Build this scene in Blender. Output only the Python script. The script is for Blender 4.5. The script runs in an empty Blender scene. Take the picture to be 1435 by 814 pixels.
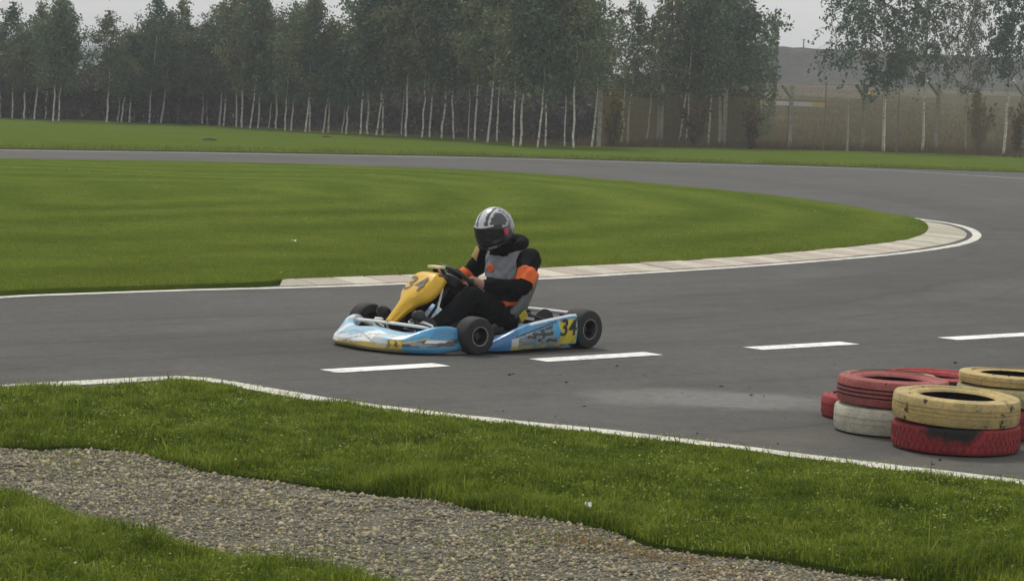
import bpy, bmesh, math, random
import numpy as np
from mathutils import Vector, Matrix
from mathutils.geometry import delaunay_2d_cdt

scene = bpy.context.scene
COL = scene.collection
rng = np.random.default_rng(7)
random.seed(7)
R = math.radians

# ------------------------------------------------------------------ camera
FPX, PW, PH = 3400.0, 1435.0, 814.0
CAMZ = 1.77
ROLL = R(2.2)
PITCH = math.atan(275.5 * math.cos(ROLL) / FPX)
cam_d = bpy.data.cameras.new('camera')
cam = bpy.data.objects.new('camera', cam_d)
COL.objects.link(cam)
cam_d.sensor_width = 36.0
cam_d.lens = FPX / PW * 36.0
cam_d.clip_start = 0.1
cam_d.clip_end = 6000
cam.matrix_world = (Matrix.Translation((0, 0, CAMZ)) @ Matrix.Rotation(math.pi / 2 - PITCH, 4, 'X')
                    @ Matrix.Rotation(ROLL, 4, 'Z'))
scene.camera = cam

# ------------------------------------------------------------------ sky, sun, exposure
SUN_EL, SUN_AZ = R(58), R(-28)          # azimuth from +Y (view direction), negative = to the left
w = bpy.data.worlds.new('World')
scene.world = w
w.use_nodes = True
nt = w.node_tree
nt.nodes.clear()
wo = nt.nodes.new('ShaderNodeOutputWorld')
bg = nt.nodes.new('ShaderNodeBackground')
sky = nt.nodes.new('ShaderNodeTexSky')
sky.sky_type = 'NISHITA'
sky.sun_disc = False
sky.sun_elevation = SUN_EL
sky.sun_rotation = SUN_AZ
sky.air_density = 1.0
sky.dust_density = 4.0
mx = nt.nodes.new('ShaderNodeMixRGB')
mx.inputs[0].default_value = 0.86       # closed, hazy cloud cover over the clear sky
mx.inputs[2].default_value = (6.35, 6.35, 6.35, 1)
nt.links.new(sky.outputs[0], mx.inputs[1])
nt.links.new(mx.outputs[0], bg.inputs[0])
bg.inputs[1].default_value = 0.107
nt.links.new(bg.outputs[0], wo.inputs[0])

sd = bpy.data.lights.new('sun', 'SUN')
sd.energy = 1.5
sd.angle = R(10)
sd.color = (1.0, 0.95, 0.86)
sun = bpy.data.objects.new('sun', sd)
COL.objects.link(sun)
sdir = Vector((math.sin(SUN_AZ) * math.cos(SUN_EL), math.cos(SUN_AZ) * math.cos(SUN_EL), math.sin(SUN_EL)))
sun.rotation_euler = sdir.to_track_quat('Z', 'Y').to_euler()
sun.location = (0, 20, 30)

scene.view_settings.view_transform = 'Standard'
scene.view_settings.look = 'None'
scene.view_settings.exposure = 0.27
scene.view_settings.gamma = 1.0
scene.render.engine = 'CYCLES'
scene.cycles.max_bounces = 6
scene.cycles.diffuse_bounces = 3
scene.cycles.transparent_max_bounces = 4
scene.cycles.volume_bounces = 0


# ------------------------------------------------------------------ geometry of the view: where a point of the photo stands on the ground
def ray(px, py):
    u = (px - PW / 2) / FPX
    v = (PH / 2 - py) / FPX
    c, s = math.cos(ROLL), math.sin(ROLL)
    u, v = u * c - v * s, u * s + v * c
    return (u, math.cos(PITCH) + v * math.sin(PITCH), -math.sin(PITCH) + v * math.cos(PITCH))


def at(px, py, z=0.0):
    d = ray(px, py)
    t = (z - CAMZ) / d[2]
    return (d[0] * t, d[1] * t)


def at_d(px, py, dist):
    d = ray(px, py)
    t = dist / d[1]
    return Vector((d[0] * t, dist, CAMZ + d[2] * t))


def horizon_y(px):
    return 131.5 + (px - PW / 2) * math.tan(ROLL)


# ------------------------------------------------------------------ node helpers
class NT:
    def __init__(self, name):
        self.m = bpy.data.materials.new(name)
        self.m.use_nodes = True
        self.t = self.m.node_tree
        self.t.nodes.clear()
        self.out = self.t.nodes.new('ShaderNodeOutputMaterial')

    def n(self, typ, **kw):
        nd = self.t.nodes.new(typ)
        for k, v in kw.items():
            setattr(nd, k, v)
        return nd

    def l(self, a, b):
        self.t.links.new(a, b)

    def val(self, sock, v):
        if hasattr(v, 'is_linked') or isinstance(v, bpy.types.NodeSocket):
            self.l(v, sock)
        else:
            if isinstance(v, (tuple, list)) and len(v) == 3 and sock.type == 'RGBA':
                v = (*v, 1)
            sock.default_value = v

    def math(self, op, a, b=0.0, clamp=False):
        nd = self.n('ShaderNodeMath', operation=op)
        nd.use_clamp = clamp
        self.val(nd.inputs[0], a)
        self.val(nd.inputs[1], b)
        return nd.outputs[0]

    def mix(self, f, a, b, mode='MIX'):
        nd = self.n('ShaderNodeMixRGB', blend_type=mode)
        self.val(nd.inputs[0], f)
        self.val(nd.inputs[1], a)
        self.val(nd.inputs[2], b)
        return nd.outputs[0]

    def noise(self, scale, detail=3.0, rough=0.55, vec=None, dist=0.0):
        nd = self.n('ShaderNodeTexNoise')
        nd.inputs['Scale'].default_value = scale
        nd.inputs['Detail'].default_value = detail
        nd.inputs['Roughness'].default_value = rough
        nd.inputs['Distortion'].default_value = dist
        if vec is not None:
            self.l(vec, nd.inputs['Vector'])
        return nd.outputs[0]

    def pos(self):
        return self.n('ShaderNodeNewGeometry').outputs['Position']

    def obj(self):
        return self.n('ShaderNodeTexCoord').outputs['Object']

    def scaled(self, vec, s):
        nd = self.n('ShaderNodeMapping')
        nd.inputs['Scale'].default_value = s
        self.l(vec, nd.inputs['Vector'])
        return nd.outputs[0]

    def ramp(self, f, stops):
        nd = self.n('ShaderNodeValToRGB')
        e = nd.color_ramp.elements
        while len(e) < len(stops):
            e.new(0.5)
        for i, (p, c) in enumerate(stops):
            e[i].position = p
            e[i].color = (*c, 1) if len(c) == 3 else c
        self.l(f, nd.inputs[0])
        return nd.outputs[0]

    def maprange(self, v, a, b, c=0.0, d=1.0):
        nd = self.n('ShaderNodeMapRange')
        self.val(nd.inputs[0], v)
        for i, x in enumerate((a, b, c, d)):
            nd.inputs[i + 1].default_value = x
        return nd.outputs[0]

    def attr(self, name):
        nd = self.n('ShaderNodeAttribute', attribute_name=name)
        return nd

    def bump(self, h, strength=0.3, dist=0.01):
        nd = self.n('ShaderNodeBump')
        nd.inputs['Strength'].default_value = strength
        nd.inputs['Distance'].default_value = dist
        self.l(h, nd.inputs['Height'])
        return nd.outputs[0]

    def finish(self, col, rough=0.8, metal=0.0, normal=None, spec=0.5, coat=0.0):
        b = self.n('ShaderNodeBsdfPrincipled')
        self.val(b.inputs['Base Color'], col)
        self.val(b.inputs['Roughness'], rough)
        self.val(b.inputs['Metallic'], metal)
        b.inputs['Specular IOR Level'].default_value = spec
        b.inputs['Coat Weight'].default_value = coat
        if normal is not None:
            self.l(normal, b.inputs['Normal'])
        self.l(b.outputs[0], self.out.inputs[0])
        return self.m


def plain(name, col, rough=0.6, metal=0.0, spec=0.5, var=0.12, scale=25.0, coat=0.0):
    n = NT(name)
    f = n.noise(scale, 4, 0.6, n.obj())
    c1 = tuple(x * (1 - var) for x in col)
    c2 = tuple(min(1, x * (1 + var)) for x in col)
    c = n.ramp(f, [(0.3, c1), (0.7, c2)])
    return n.finish(c, rough, metal, None, spec, coat)


def painted(name, rough=0.3, spec=0.5, coat=0.0, grime=0.12):
    """surface print held in the colour attribute 'col'"""
    n = NT(name)
    c = n.attr('col').outputs['Color']
    f = n.noise(30, 4, 0.65, n.obj())
    g = n.maprange(f, 0.45, 0.75, 0.0, grime)
    c = n.mix(g, c, (0.10, 0.09, 0.075))
    return n.finish(c, rough, 0, None, spec, coat)


def foliage(name, stops, trans=0.3, patch=0.35, patch_scale=0.9, spec=0.12, objvar=0.0):
    n = NT(name)
    a = n.attr('rnd').outputs['Fac']
    f = n.noise(patch_scale, 3, 0.6, n.pos())
    v = n.math('ADD', n.math('MULTIPLY', a, 1 - patch), n.math('MULTIPLY', n.maprange(f, 0.3, 0.7), patch))
    if objvar:
        oi = n.n('ShaderNodeObjectInfo').outputs['Random']
        v = n.math('ADD', v, n.math('MULTIPLY', n.math('SUBTRACT', oi, 0.5), objvar))
    c = n.ramp(v, stops)
    b = n.n('ShaderNodeBsdfPrincipled')
    n.l(c, b.inputs['Base Color'])
    b.inputs['Roughness'].default_value = 0.55
    b.inputs['Specular IOR Level'].default_value = spec
    t = n.n('ShaderNodeBsdfTranslucent')
    n.l(c, t.inputs['Color'])
    mixs = n.n('ShaderNodeMixShader')
    mixs.inputs[0].default_value = trans
    n.l(b.outputs[0], mixs.inputs[1])
    n.l(t.outputs[0], mixs.inputs[2])
    n.l(mixs.outputs[0], n.out.inputs[0])
    return n.m


# ------------------------------------------------------------------ mesh helpers
class MB:
    def __init__(self):
        self.v, self.f, self.mi = [], [], []

    def add(self, verts, faces, m=0, mat=None):
        o = len(self.v)
        for p in verts:
            p = Vector(p)
            if mat is not None:
                p = mat @ p
            self.v.append(tuple(p))
        for f in faces:
            self.f.append(tuple(i + o for i in f))
            self.mi.append(m)

    def box(self, c, s, m=0, mat=None, bev=0.0):
        x, y, z = (k / 2 for k in s)
        if bev <= 0:
            vs = [(c[0] + a * x, c[1] + b * y, c[2] + d * z) for d in (-1, 1) for b in (-1, 1) for a in (-1, 1)]
            fs = [(0, 2, 3, 1), (4, 5, 7, 6), (0, 1, 5, 4), (2, 6, 7, 3), (0, 4, 6, 2), (1, 3, 7, 5)]
            self.add(vs, fs, m, mat)
        else:
            bm = bmesh.new()
            bmesh.ops.create_cube(bm, size=1.0)
            for v in bm.verts:
                v.co = Vector((c[0] + v.co.x * s[0], c[1] + v.co.y * s[1], c[2] + v.co.z * s[2]))
            bmesh.ops.bevel(bm, geom=bm.edges[:], offset=bev, segments=2, affect='EDGES', profile=0.5)
            bm.verts.index_update()
            self.add([v.co[:] for v in bm.verts], [[v.index for v in f.verts] for f in bm.faces], m, mat)
            bm.free()

    def tube(self, pts, r, n=8, m=0, caps=True, closed=False):
        pts = [Vector(p) for p in pts]
        k = len(pts)
        rs = r if isinstance(r, (list, tuple)) else [r] * k
        rings = []
        ref = Vector((0, 0, 1))
        for i, p in enumerate(pts):
            if closed:
                d = pts[(i + 1) % k] - pts[i - 1]
            else:
                d = pts[min(i + 1, k - 1)] - pts[max(i - 1, 0)]
            d.normalize()
            a = ref - d * ref.dot(d)
            if a.length < 0.15:
                a = Vector((1, 0, 0)) - d * d.x
            a.normalize()
            b = d.cross(a)
            rings.append([p + (a * math.cos(t) + b * math.sin(t)) * rs[i] for t in [2 * math.pi * j / n for j in range(n)]])
        vs = [q for ring in rings for q in ring]
        fs = []
        for i in range(k if closed else k - 1):
            i2 = (i + 1) % k
            for j in range(n):
                j2 = (j + 1) % n
                fs.append((i * n + j, i * n + j2, i2 * n + j2, i2 * n + j))
        if caps and not closed:
            fs.append(tuple(reversed(range(n))))
            fs.append(tuple((k - 1) * n + j for j in range(n)))
        self.add(vs, fs, m)

    def lathe(self, prof, n=32, m=0, mat=None, axis='Z', mats=None, closed=False):
        """prof: list of (r, h)"""
        vs, fs, ms = [], [], []
        k = len(prof)
        for j in range(n):
            t = 2 * math.pi * j / n
            for (r, h) in prof:
                p = (r * math.cos(t), r * math.sin(t), h)
                if axis == 'Y':
                    p = (p[0], p[2], -p[1])
                vs.append(p)
        for j in range(n):
            j2 = (j + 1) % n
            for i in range(k if closed else k - 1):
                i2 = (i + 1) % k
                fs.append((j * k + i, j2 * k + i, j2 * k + i2, j * k + i2))
                ms.append(mats[i] if mats else m)
        o = len(self.f)
        self.add(vs, fs, m, mat)
        self.mi[o:] = ms

    def grid(self, rows, m=0, closed_u=False):
        k = len(rows[0])
        vs = [p for r in rows for p in r]
        fs = []
        for i in range(len(rows) - 1):
            for j in range(k if closed_u else k - 1):
                j2 = (j + 1) % k
                fs.append((i * k + j, i * k + j2, (i + 1) * k + j2, (i + 1) * k + j))
        self.add(vs, fs, m)

    def mesh(self, name, mats, smooth=False, fix=True):
        me = bpy.data.meshes.new(name)
        me.from_pydata(self.v, [], self.f)
        if not isinstance(mats, (list, tuple)):
            mats = [mats]
        for mt in mats:
            me.materials.append(mt)
        me.polygons.foreach_set('material_index', self.mi)
        if smooth:
            me.polygons.foreach_set('use_smooth', [True] * len(self.f))
        if fix:
            bm = bmesh.new()
            bm.from_mesh(me)
            bmesh.ops.recalc_face_normals(bm, faces=bm.faces[:])
            bm.to_mesh(me)
            bm.free()
        if smooth:
            try:
                me.set_sharp_from_angle(angle=R(38))
            except Exception:
                pass
        me.update()
        return me

    def build(self, name, mats, parent=None, smooth=False, fix=True):
        return obj(name, self.mesh(name, mats, smooth, fix), parent)


def obj(name, me, parent=None):
    o = bpy.data.objects.new(name, me)
    COL.objects.link(o)
    if parent is not None:
        o.parent = parent
    return o


def tag(o, label=None, cat=None, group=None, kind=None):
    for k, v in (('label', label), ('category', cat), ('group', group), ('kind', kind)):
        if v:
            o[k] = v
    return o


def thing(name, label, cat, loc=(0, 0, 0), rz=0.0, group=None):
    o = bpy.data.objects.new(name, None)
    COL.objects.link(o)
    o.location = loc
    o.rotation_euler = (0, 0, rz)
    o.empty_display_size = 0.2
    return tag(o, label, cat, group)


def struct(o):
    o['kind'] = 'structure'
    return o


def stuff(o):
    o['kind'] = 'stuff'
    return o


def fast_mesh(name, verts, faces, mat, attrs=None, smooth=False):
    """verts (N,3) array; faces list of (M,k) int arrays; attrs: {name: per-vertex floats}"""
    me = bpy.data.meshes.new(name)
    verts = np.asarray(verts, dtype=np.float32)
    me.vertices.add(len(verts))
    me.vertices.foreach_set('co', verts.ravel())
    loops = np.concatenate([f.ravel() for f in faces]).astype(np.int32)
    tot = np.concatenate([np.full(len(f), f.shape[1], dtype=np.int32) for f in faces])
    start = np.concatenate([[0], np.cumsum(tot)[:-1]]).astype(np.int32)
    me.loops.add(len(loops))
    me.loops.foreach_set('vertex_index', loops)
    me.polygons.add(len(tot))
    me.polygons.foreach_set('loop_start', start)
    me.polygons.foreach_set('loop_total', tot)
    if smooth:
        me.polygons.foreach_set('use_smooth', np.ones(len(tot), dtype=bool))
    for k, v in (attrs or {}).items():
        a = me.attributes.new(k, 'FLOAT', 'POINT')
        a.data.foreach_set('value', np.asarray(v, dtype=np.float32))
    me.materials.append(mat)
    me.update(calc_edges=True)
    me.validate()
    return me


def set_col(me, fn):
    """print: colour attribute 'col' from a function of the vertex position"""
    a = me.color_attributes.new('col', 'FLOAT_COLOR', 'POINT')
    buf = np.ones((len(me.vertices), 4), dtype=np.float32)
    for i, v in enumerate(me.vertices):
        buf[i, :3] = fn(v.co.x, v.co.y, v.co.z)
    a.data.foreach_set('color', buf.ravel())


# ------------------------------------------------------------------ polylines
def dense(pts, step):
    out = []
    pts = [np.array(p, float) for p in pts]
    for a, b in zip(pts[:-1], pts[1:]):
        n = max(1, int(np.linalg.norm(b - a) / step))
        for i in range(n):
            out.append(a + (b - a) * i / n)
    out.append(pts[-1])
    return np.array(out)


def smooth_line(pts, step, it=2):
    """Chaikin-rounded polyline resampled"""
    pts = [np.array(p, float) for p in pts]
    for _ in range(it):
        q = [pts[0]]
        for a, b in zip(pts[:-1], pts[1:]):
            q += [a * 0.75 + b * 0.25, a * 0.25 + b * 0.75]
        q.append(pts[-1])
        pts = q
    d = dense(pts, step / 6)
    s = np.concatenate([[0], np.cumsum(np.linalg.norm(np.diff(d, axis=0), axis=1))])
    n = max(2, int(s[-1] / step) + 1)
    t = np.linspace(0, s[-1], n)
    return np.stack([np.interp(t, s, d[:, 0]), np.interp(t, s, d[:, 1])], 1)


def px_line(pxs, z=0.0, step=0.25, it=1):
    return smooth_line([at(x, y, z) for x, y in pxs], step, it)


def dist_to(pts, line):
    """distance of (N,2) points to a polyline"""
    pts = np.asarray(pts, float)
    best = np.full(len(pts), 1e9)
    a, b = line[:-1], line[1:]
    for p, q in zip(a, b):
        d = q - p
        L = max(1e-9, d @ d)
        t = np.clip(((pts - p) @ d) / L, 0, 1)
        best = np.minimum(best, np.linalg.norm(pts - (p + t[:, None] * d), axis=1))
    return best


def inside(pts, poly):
    x, y = pts[:, 0], pts[:, 1]
    r = np.zeros(len(pts), bool)
    n = len(poly)
    j = n - 1
    for i in range(n):
        xi, yi = poly[i]
        xj, yj = poly[j]
        if yi != yj:
            c = ((yi > y) != (yj > y)) & (x < (xj - xi) * (y - yi) / (yj - yi) + xi)
            r ^= c
        j = i
    return r


def sheet(name, poly, zfn, mat, inner=None, skirt=0.0):
    """triangulated ground sheet over a polygon, heights from zfn((N,2)); inner: extra points inside"""
    poly = np.asarray(poly, float)
    vs = [Vector(p) for p in poly]
    n = len(poly)
    if inner is not None and len(inner):
        ip = inner[inside(inner, poly)]
        ip = ip[dist_to(ip, np.vstack([poly, poly[:1]])) > 0.03]
        vs += [Vector(p) for p in ip]
    res = delaunay_2d_cdt(vs, [(i, (i + 1) % n) for i in range(n)], [list(range(n))], 1, 1e-5)
    co = np.array([(p.x, p.y) for p in res[0]])
    z = zfn(co)
    verts = [(co[i, 0], co[i, 1], float(z[i])) for i in range(len(co))]
    faces = [tuple(f) for f in res[2]]
    me = bpy.data.meshes.new(name)
    me.from_pydata(verts, [], faces)
    me.materials.append(mat)
    bm = bmesh.new()
    bm.from_mesh(me)
    if skirt:
        be = [e for e in bm.edges if len(e.link_faces) == 1]
        r = bmesh.ops.extrude_edge_only(bm, edges=be)
        for v in [g for g in r['geom'] if isinstance(g, bmesh.types.BMVert)]:
            v.co.z = skirt
    bmesh.ops.recalc_face_normals(bm, faces=bm.faces[:])
    up = sum(f.normal.z * f.calc_area() for f in bm.faces)
    if up < 0:
        bmesh.ops.reverse_faces(bm, faces=bm.faces[:])
    for f in bm.faces:
        f.smooth = f.normal.z > 0.5
    for e in bm.edges:
        if any(not f.smooth for f in e.link_faces):
            e.smooth = False
    bm.to_mesh(me)
    bm.free()
    return struct(obj(name, me))


def jgrid(x0, x1, y0, y1, step):
    xs = np.arange(x0, x1, step)
    ys = np.arange(y0, y1, step)
    g = np.stack(np.meshgrid(xs, ys), -1).reshape(-1, 2)
    return g + rng.uniform(-0.25, 0.25, g.shape) * step


def vnoise(p, scale, seed=0):
    """smooth value noise, (N,2) -> 0..1"""
    r = np.random.default_rng(seed)
    T = r.random((64, 64))
    q = np.asarray(p) * scale + 1000
    i = np.floor(q).astype(int)
    f = q - i
    f = f * f * (3 - 2 * f)
    g = lambda a, b: T[(i[:, 0] + a) % 64, (i[:, 1] + b) % 64]
    return (g(0, 0) * (1 - f[:, 0]) + g(1, 0) * f[:, 0]) * (1 - f[:, 1]) + (g(0, 1) * (1 - f[:, 0]) + g(1, 1) * f[:, 0]) * f[:, 1]


# ================================================================== MATERIALS OF THE GROUND
def mat_asphalt():
    n = NT('asphalt')
    p = n.pos()
    big = n.noise(0.35, 4, 0.6, p)
    mid = n.noise(3.0, 4, 0.6, n.scaled(p, (1, 1, 1)))
    fine = n.noise(120.0, 3, 0.7, p)
    fine2 = n.noise(38.0, 3, 0.7, p)
    c = n.ramp(big, [(0.3, (0.080, 0.080, 0.074)), (0.7, (0.106, 0.106, 0.098))])
    c = n.mix(n.maprange(mid, 0.35, 0.7, 0, 0.35), c, (0.088, 0.085, 0.08))
    c = n.mix(0.75, c, n.ramp(fine, [(0.3, (0.45, 0.45, 0.45)), (0.55, (1.0, 1.0, 1.0)), (0.75, (1.9, 1.86, 1.8))]), 'MULTIPLY')
    c = n.mix(0.5, c, n.ramp(fine2, [(0.3, (0.75, 0.75, 0.75)), (0.7, (1.3, 1.3, 1.3))]), 'MULTIPLY')
    c = n.mix(0.55, c, n.ramp(n.noise(11.0, 3, 0.7, p), [(0.3, (0.72, 0.72, 0.72)), (0.7, (1.32, 1.32, 1.32))]), 'MULTIPLY')
    # streaks laid along the track by tyres
    rot = n.n('ShaderNodeMapping')
    rot.inputs['Rotation'].default_value = (0, 0, R(-40))
    n.l(p, rot.inputs['Vector'])
    st = n.noise(1.0, 4, 0.6, n.scaled(rot.outputs[0], (0.13, 2.6, 1)))
    c = n.mix(n.maprange(st, 0.48, 0.70, 0, 0.45), c, (0.055, 0.054, 0.051))
    st2 = n.noise(1.0, 3, 0.5, n.scaled(rot.outputs[0], (0.05, 9.0, 1)))
    c = n.mix(n.maprange(st2, 0.60, 0.68, 0, 0.4), c, (0.05, 0.05, 0.048))
    blot = n.noise(0.8, 6, 0.75, n.scaled(p, (1, 0.7, 1)))
    c = n.mix(n.maprange(blot, 0.52, 0.66, 0, 0.3), c, (0.145, 0.144, 0.135))
    A_, B_, C_ = [np.array(at(*q)) for q in ((-200, 515), (800, 448), (1390, 368))]
    mA = np.array([B_ - A_, C_ - A_]) * 2
    cc = np.linalg.solve(mA, np.array([B_ @ B_ - A_ @ A_, C_ @ C_ - A_ @ A_]))
    rad = float(np.linalg.norm(A_ - cc))
    dv = n.n('ShaderNodeVectorMath', operation='SUBTRACT')
    n.l(p, dv.inputs[0])
    dv.inputs[1].default_value = (cc[0], cc[1], 0)
    dl = n.n('ShaderNodeVectorMath', operation='LENGTH')
    n.l(dv.outputs[0], dl.inputs[0])
    dr = n.math('SUBTRACT', dl.outputs['Value'], rad)
    wob = n.math('MULTIPLY', n.math('SUBTRACT', n.noise(0.35, 3, 0.5, p), 0.5), 0.9)
    dr = n.math('ADD', dr, wob)
    for off, wdt, amt in ((0.0, 0.9, 0.30), (0.45, 0.07, 0.35), (-0.55, 0.09, 0.32), (1.25, 0.06, 0.25), (-1.3, 0.06, 0.22)):
        g = n.maprange(n.math('ABSOLUTE', n.math('SUBTRACT', dr, off)), wdt * 0.4, wdt, 1.0, 0.0)
        g = n.math('MULTIPLY', g, n.maprange(n.noise(0.6, 3, 0.6, p), 0.35, 0.6, 0.2, 1.0))
        c = n.mix(n.math('MULTIPLY', g, amt), c, (0.045, 0.044, 0.042))
    # pale worn patch beside the tyre stacks
    pv = n.n('ShaderNodeVectorMath', operation='SUBTRACT')
    n.l(p, pv.inputs[0])
    cx, cy = at(1010, 560)
    pv.inputs[1].default_value = (cx, cy, 0)
    ms = n.n('ShaderNodeMapping')
    ms.inputs['Rotation'].default_value = (0, 0, R(-6))
    ms.inputs['Scale'].default_value = (0.92, 1.7, 1)
    n.l(pv.outputs[0], ms.inputs['Vector'])
    ln = n.n('ShaderNodeVectorMath', operation='LENGTH')
    n.l(ms.outputs[0], ln.inputs[0])
    dd = n.math('ADD', ln.outputs['Value'], n.math('MULTIPLY', n.math('SUBTRACT', n.noise(2.2, 4, 0.6, p), 0.5), 1.0))
    pm = n.math('MULTIPLY', n.maprange(dd, 0.45, 0.95, 1, 0), n.maprange(n.noise(14, 4, 0.7, p), 0.3, 0.6, 0.35, 1))
    c = n.mix(n.math('MULTIPLY', pm, 0.75), c, (0.215, 0.213, 0.20))
    # brownish grit swept to the near edge
    nm = n.maprange(n.noise(1.1, 3, 0.6, n.scaled(p, (1, 2, 1))), 0.45, 0.7, 0, 0.5)
    yy = n.n('ShaderNodeSeparateXYZ')
    n.l(p, yy.inputs[0])
    nm = n.math('MULTIPLY', nm, n.maprange(yy.outputs[1], 13.0, 16.0, 1, 0))
    c = n.mix(nm, c, (0.14, 0.122, 0.095))
    return n.finish(c, 0.9, 0, n.bump(fine, 0.5, 0.004), 0.2)


def mat_line(name, col):
    n = NT(name)
    p = n.pos()
    a = n.noise(22, 5, 0.7, p)
    b = n.noise(2.5, 4, 0.65, p)
    f = n.math('ADD', n.math('MULTIPLY', a, 0.6), n.math('MULTIPLY', b, 0.4))
    c = n.mix(n.maprange(f, 0.5, 0.66, 0, 0.85), col, (0.17, 0.165, 0.15))
    sm = n.noise(1.5, 4, 0.7, n.scaled(p, (1, 1, 1)))
    c = n.mix(n.maprange(sm, 0.5, 0.75, 0, 0.4), c, (0.25, 0.24, 0.22))
    return n.finish(c, 0.8, 0, n.bump(n.noise(120, 3, 0.6, p), 0.3, 0.003), 0.3)


def mat_turf(name, c0, c1, c2, stripe=None):
    n = NT(name)
    p = n.pos()
    a = n.noise(45, 4, 0.75, n.scaled(p, (1, 0.6, 1)))
    b = n.noise(0.35, 4, 0.6, p)
    m = n.noise(4.0, 4, 0.65, n.scaled(p, (1, 0.5, 1)))
    m2 = n.noise(13.0, 4, 0.7, n.scaled(p, (1, 0.35, 1)))
    f = n.math('ADD', n.math('ADD', n.math('MULTIPLY', a, 0.28), n.math('MULTIPLY', b, 0.24)), n.math('ADD', n.math('MULTIPLY', m, 0.26), n.math('MULTIPLY', m2, 0.22)))
    if stripe == 'band':
        f = n.math('ADD', f, n.math('MULTIPLY', n.attr('band').outputs['Fac'], 0.13))
    elif stripe:
        ang, wl, amt = stripe
        rot = n.n('ShaderNodeMapping')
        rot.inputs['Rotation'].default_value = (0, 0, ang)
        n.l(p, rot.inputs['Vector'])
        wv = n.n('ShaderNodeTexWave', bands_direction='Y')
        wv.inputs['Scale'].default_value = wl
        wv.inputs['Distortion'].default_value = 2.5
        wv.inputs['Detail'].default_value = 2
        wv.inputs['Detail Scale'].default_value = 0.4
        n.l(rot.outputs[0], wv.inputs['Vector'])
        f = n.math('ADD', f, n.math('MULTIPLY', n.math('SUBTRACT', wv.outputs['Fac'], 0.5), amt))
    c = n.ramp(f, [(0.36, c0), (0.5, c1), (0.64, c2)])
    return n.finish(c, 1.0, 0, n.bump(a, 0.6, 0.03), 0.0)


M = {}
M['asphalt'] = mat_asphalt()
M['line'] = mat_line('white_line_paint', (0.66, 0.65, 0.58))
M['dash'] = mat_line('white_dash_paint', (0.84, 0.84, 0.81))
M['verge_line'] = mat_line('worn_line_paint', (0.60, 0.585, 0.50))
M['infield'] = mat_turf('mown_turf', (0.056, 0.086, 0.011), (0.092, 0.132, 0.017), (0.142, 0.178, 0.030), 'band')
M['far_turf'] = mat_turf('far_turf', (0.062, 0.098, 0.011), (0.086, 0.126, 0.014), (0.114, 0.154, 0.022))
M['verge'] = mat_turf('verge_soil', (0.028, 0.042, 0.008), (0.045, 0.068, 0.010), (0.075, 0.105, 0.018))
M['kerb_pink'] = None

# ================================================================== GROUND, ROAD, LAWNS
NEAR_PX = [(-1500, 700), (-700, 595), (-300, 563), (0, 543), (80, 538.5), (150, 535), (220, 530.8), (252, 530), (262, 529.8), (270, 530.4), (300, 534.3), (330, 539.5), (400, 552),
           (500, 567.5), (560, 575), (700, 591), (850, 605), (1000, 624), (1200, 649.5), (1435, 677), (1800, 722), (2400, 800)]
near_line = px_line(NEAR_PX, 0, 0.12, 1)
FAR_PX = [(-900, 196), (-300, 203), (0, 209), (300, 213), (500, 216.5), (700, 220), (900, 226), (1035, 229.5), (1235, 235.5), (1435, 242)]
far_edge = px_line(FAR_PX, 0, 0.8, 1)
# the asphalt sheet: bounded by the far edge, the outside of the hairpin and the near grass
right_side = np.array([(24, 70), (34, 62), (38, 48), (34, 34), (26, 22), (17, 12)])
tn_ = np.gradient(near_line, axis=0)
tn_ /= np.linalg.norm(tn_, axis=1)[:, None]
near_n = np.stack([tn_[:, 1], -tn_[:, 0]], 1)                     # towards the camera side
road_poly = np.vstack([far_edge, right_side, (near_line + near_n * 0.45)[::-1], [(-16, 4), (-40, 4), (-60, 30)]])


def z_flat(v):
    return lambda co: np.full(len(co), v)


# brown meadow ground reaching the horizon, rising gently behind the fence
def z_meadow(co):
    y = co[:, 1]
    rise = np.clip((y - 104) / 150, 0, 1)
    z = -0.03 + 3.9 * rise ** 1.3 + (vnoise(co, 0.12, 3) - 0.5) * 0.25 * np.clip((y - 100) / 40, 0, 1)
    side = np.clip((-8 - co[:, 0]) / 25, 0, 1)            # flat again behind the birch rows
    return z * (1 - side) + (-0.03) * side


n_ = NT('meadow_grass_dry')
p_ = n_.pos()
f_ = n_.noise(0.9, 5, 0.7, n_.scaled(p_, (1, 0.35, 1)))
g_ = n_.noise(0.07, 3, 0.6, n_.scaled(p_, (1, 0.6, 1)))
c_ = n_.ramp(f_, [(0.3, (0.050, 0.037, 0.016)), (0.5, (0.075, 0.056, 0.024)), (0.7, (0.098, 0.076, 0.030))])
c_ = n_.mix(n_.maprange(g_, 0.40, 0.60, 0, 0.9), c_, (0.078, 0.080, 0.022))
M['meadow'] = n_.finish(c_, 0.95, 0, n_.bump(f_, 0.5, 0.2), 0.1)

gx = np.concatenate([-np.geomspace(60, 4000, 10)[::-1], np.arange(-55, 90, 3.5), np.geomspace(95, 4000, 10)])
gy = np.concatenate([[-300, -60], np.arange(-5, 290, 4.0), np.geomspace(300, 4500, 10)])
rows = []
for y in gy:
    co = np.array([(x, y) for x in gx])
    z = z_meadow(co)
    rows.append([(x, y, float(k)) for (x, y), k in zip(co, z)])
b = MB()
b.grid(rows)
struct(b.build('ground', M['meadow'], smooth=True))

sheet('road', road_poly, z_flat(0.0), M['asphalt'])

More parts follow.
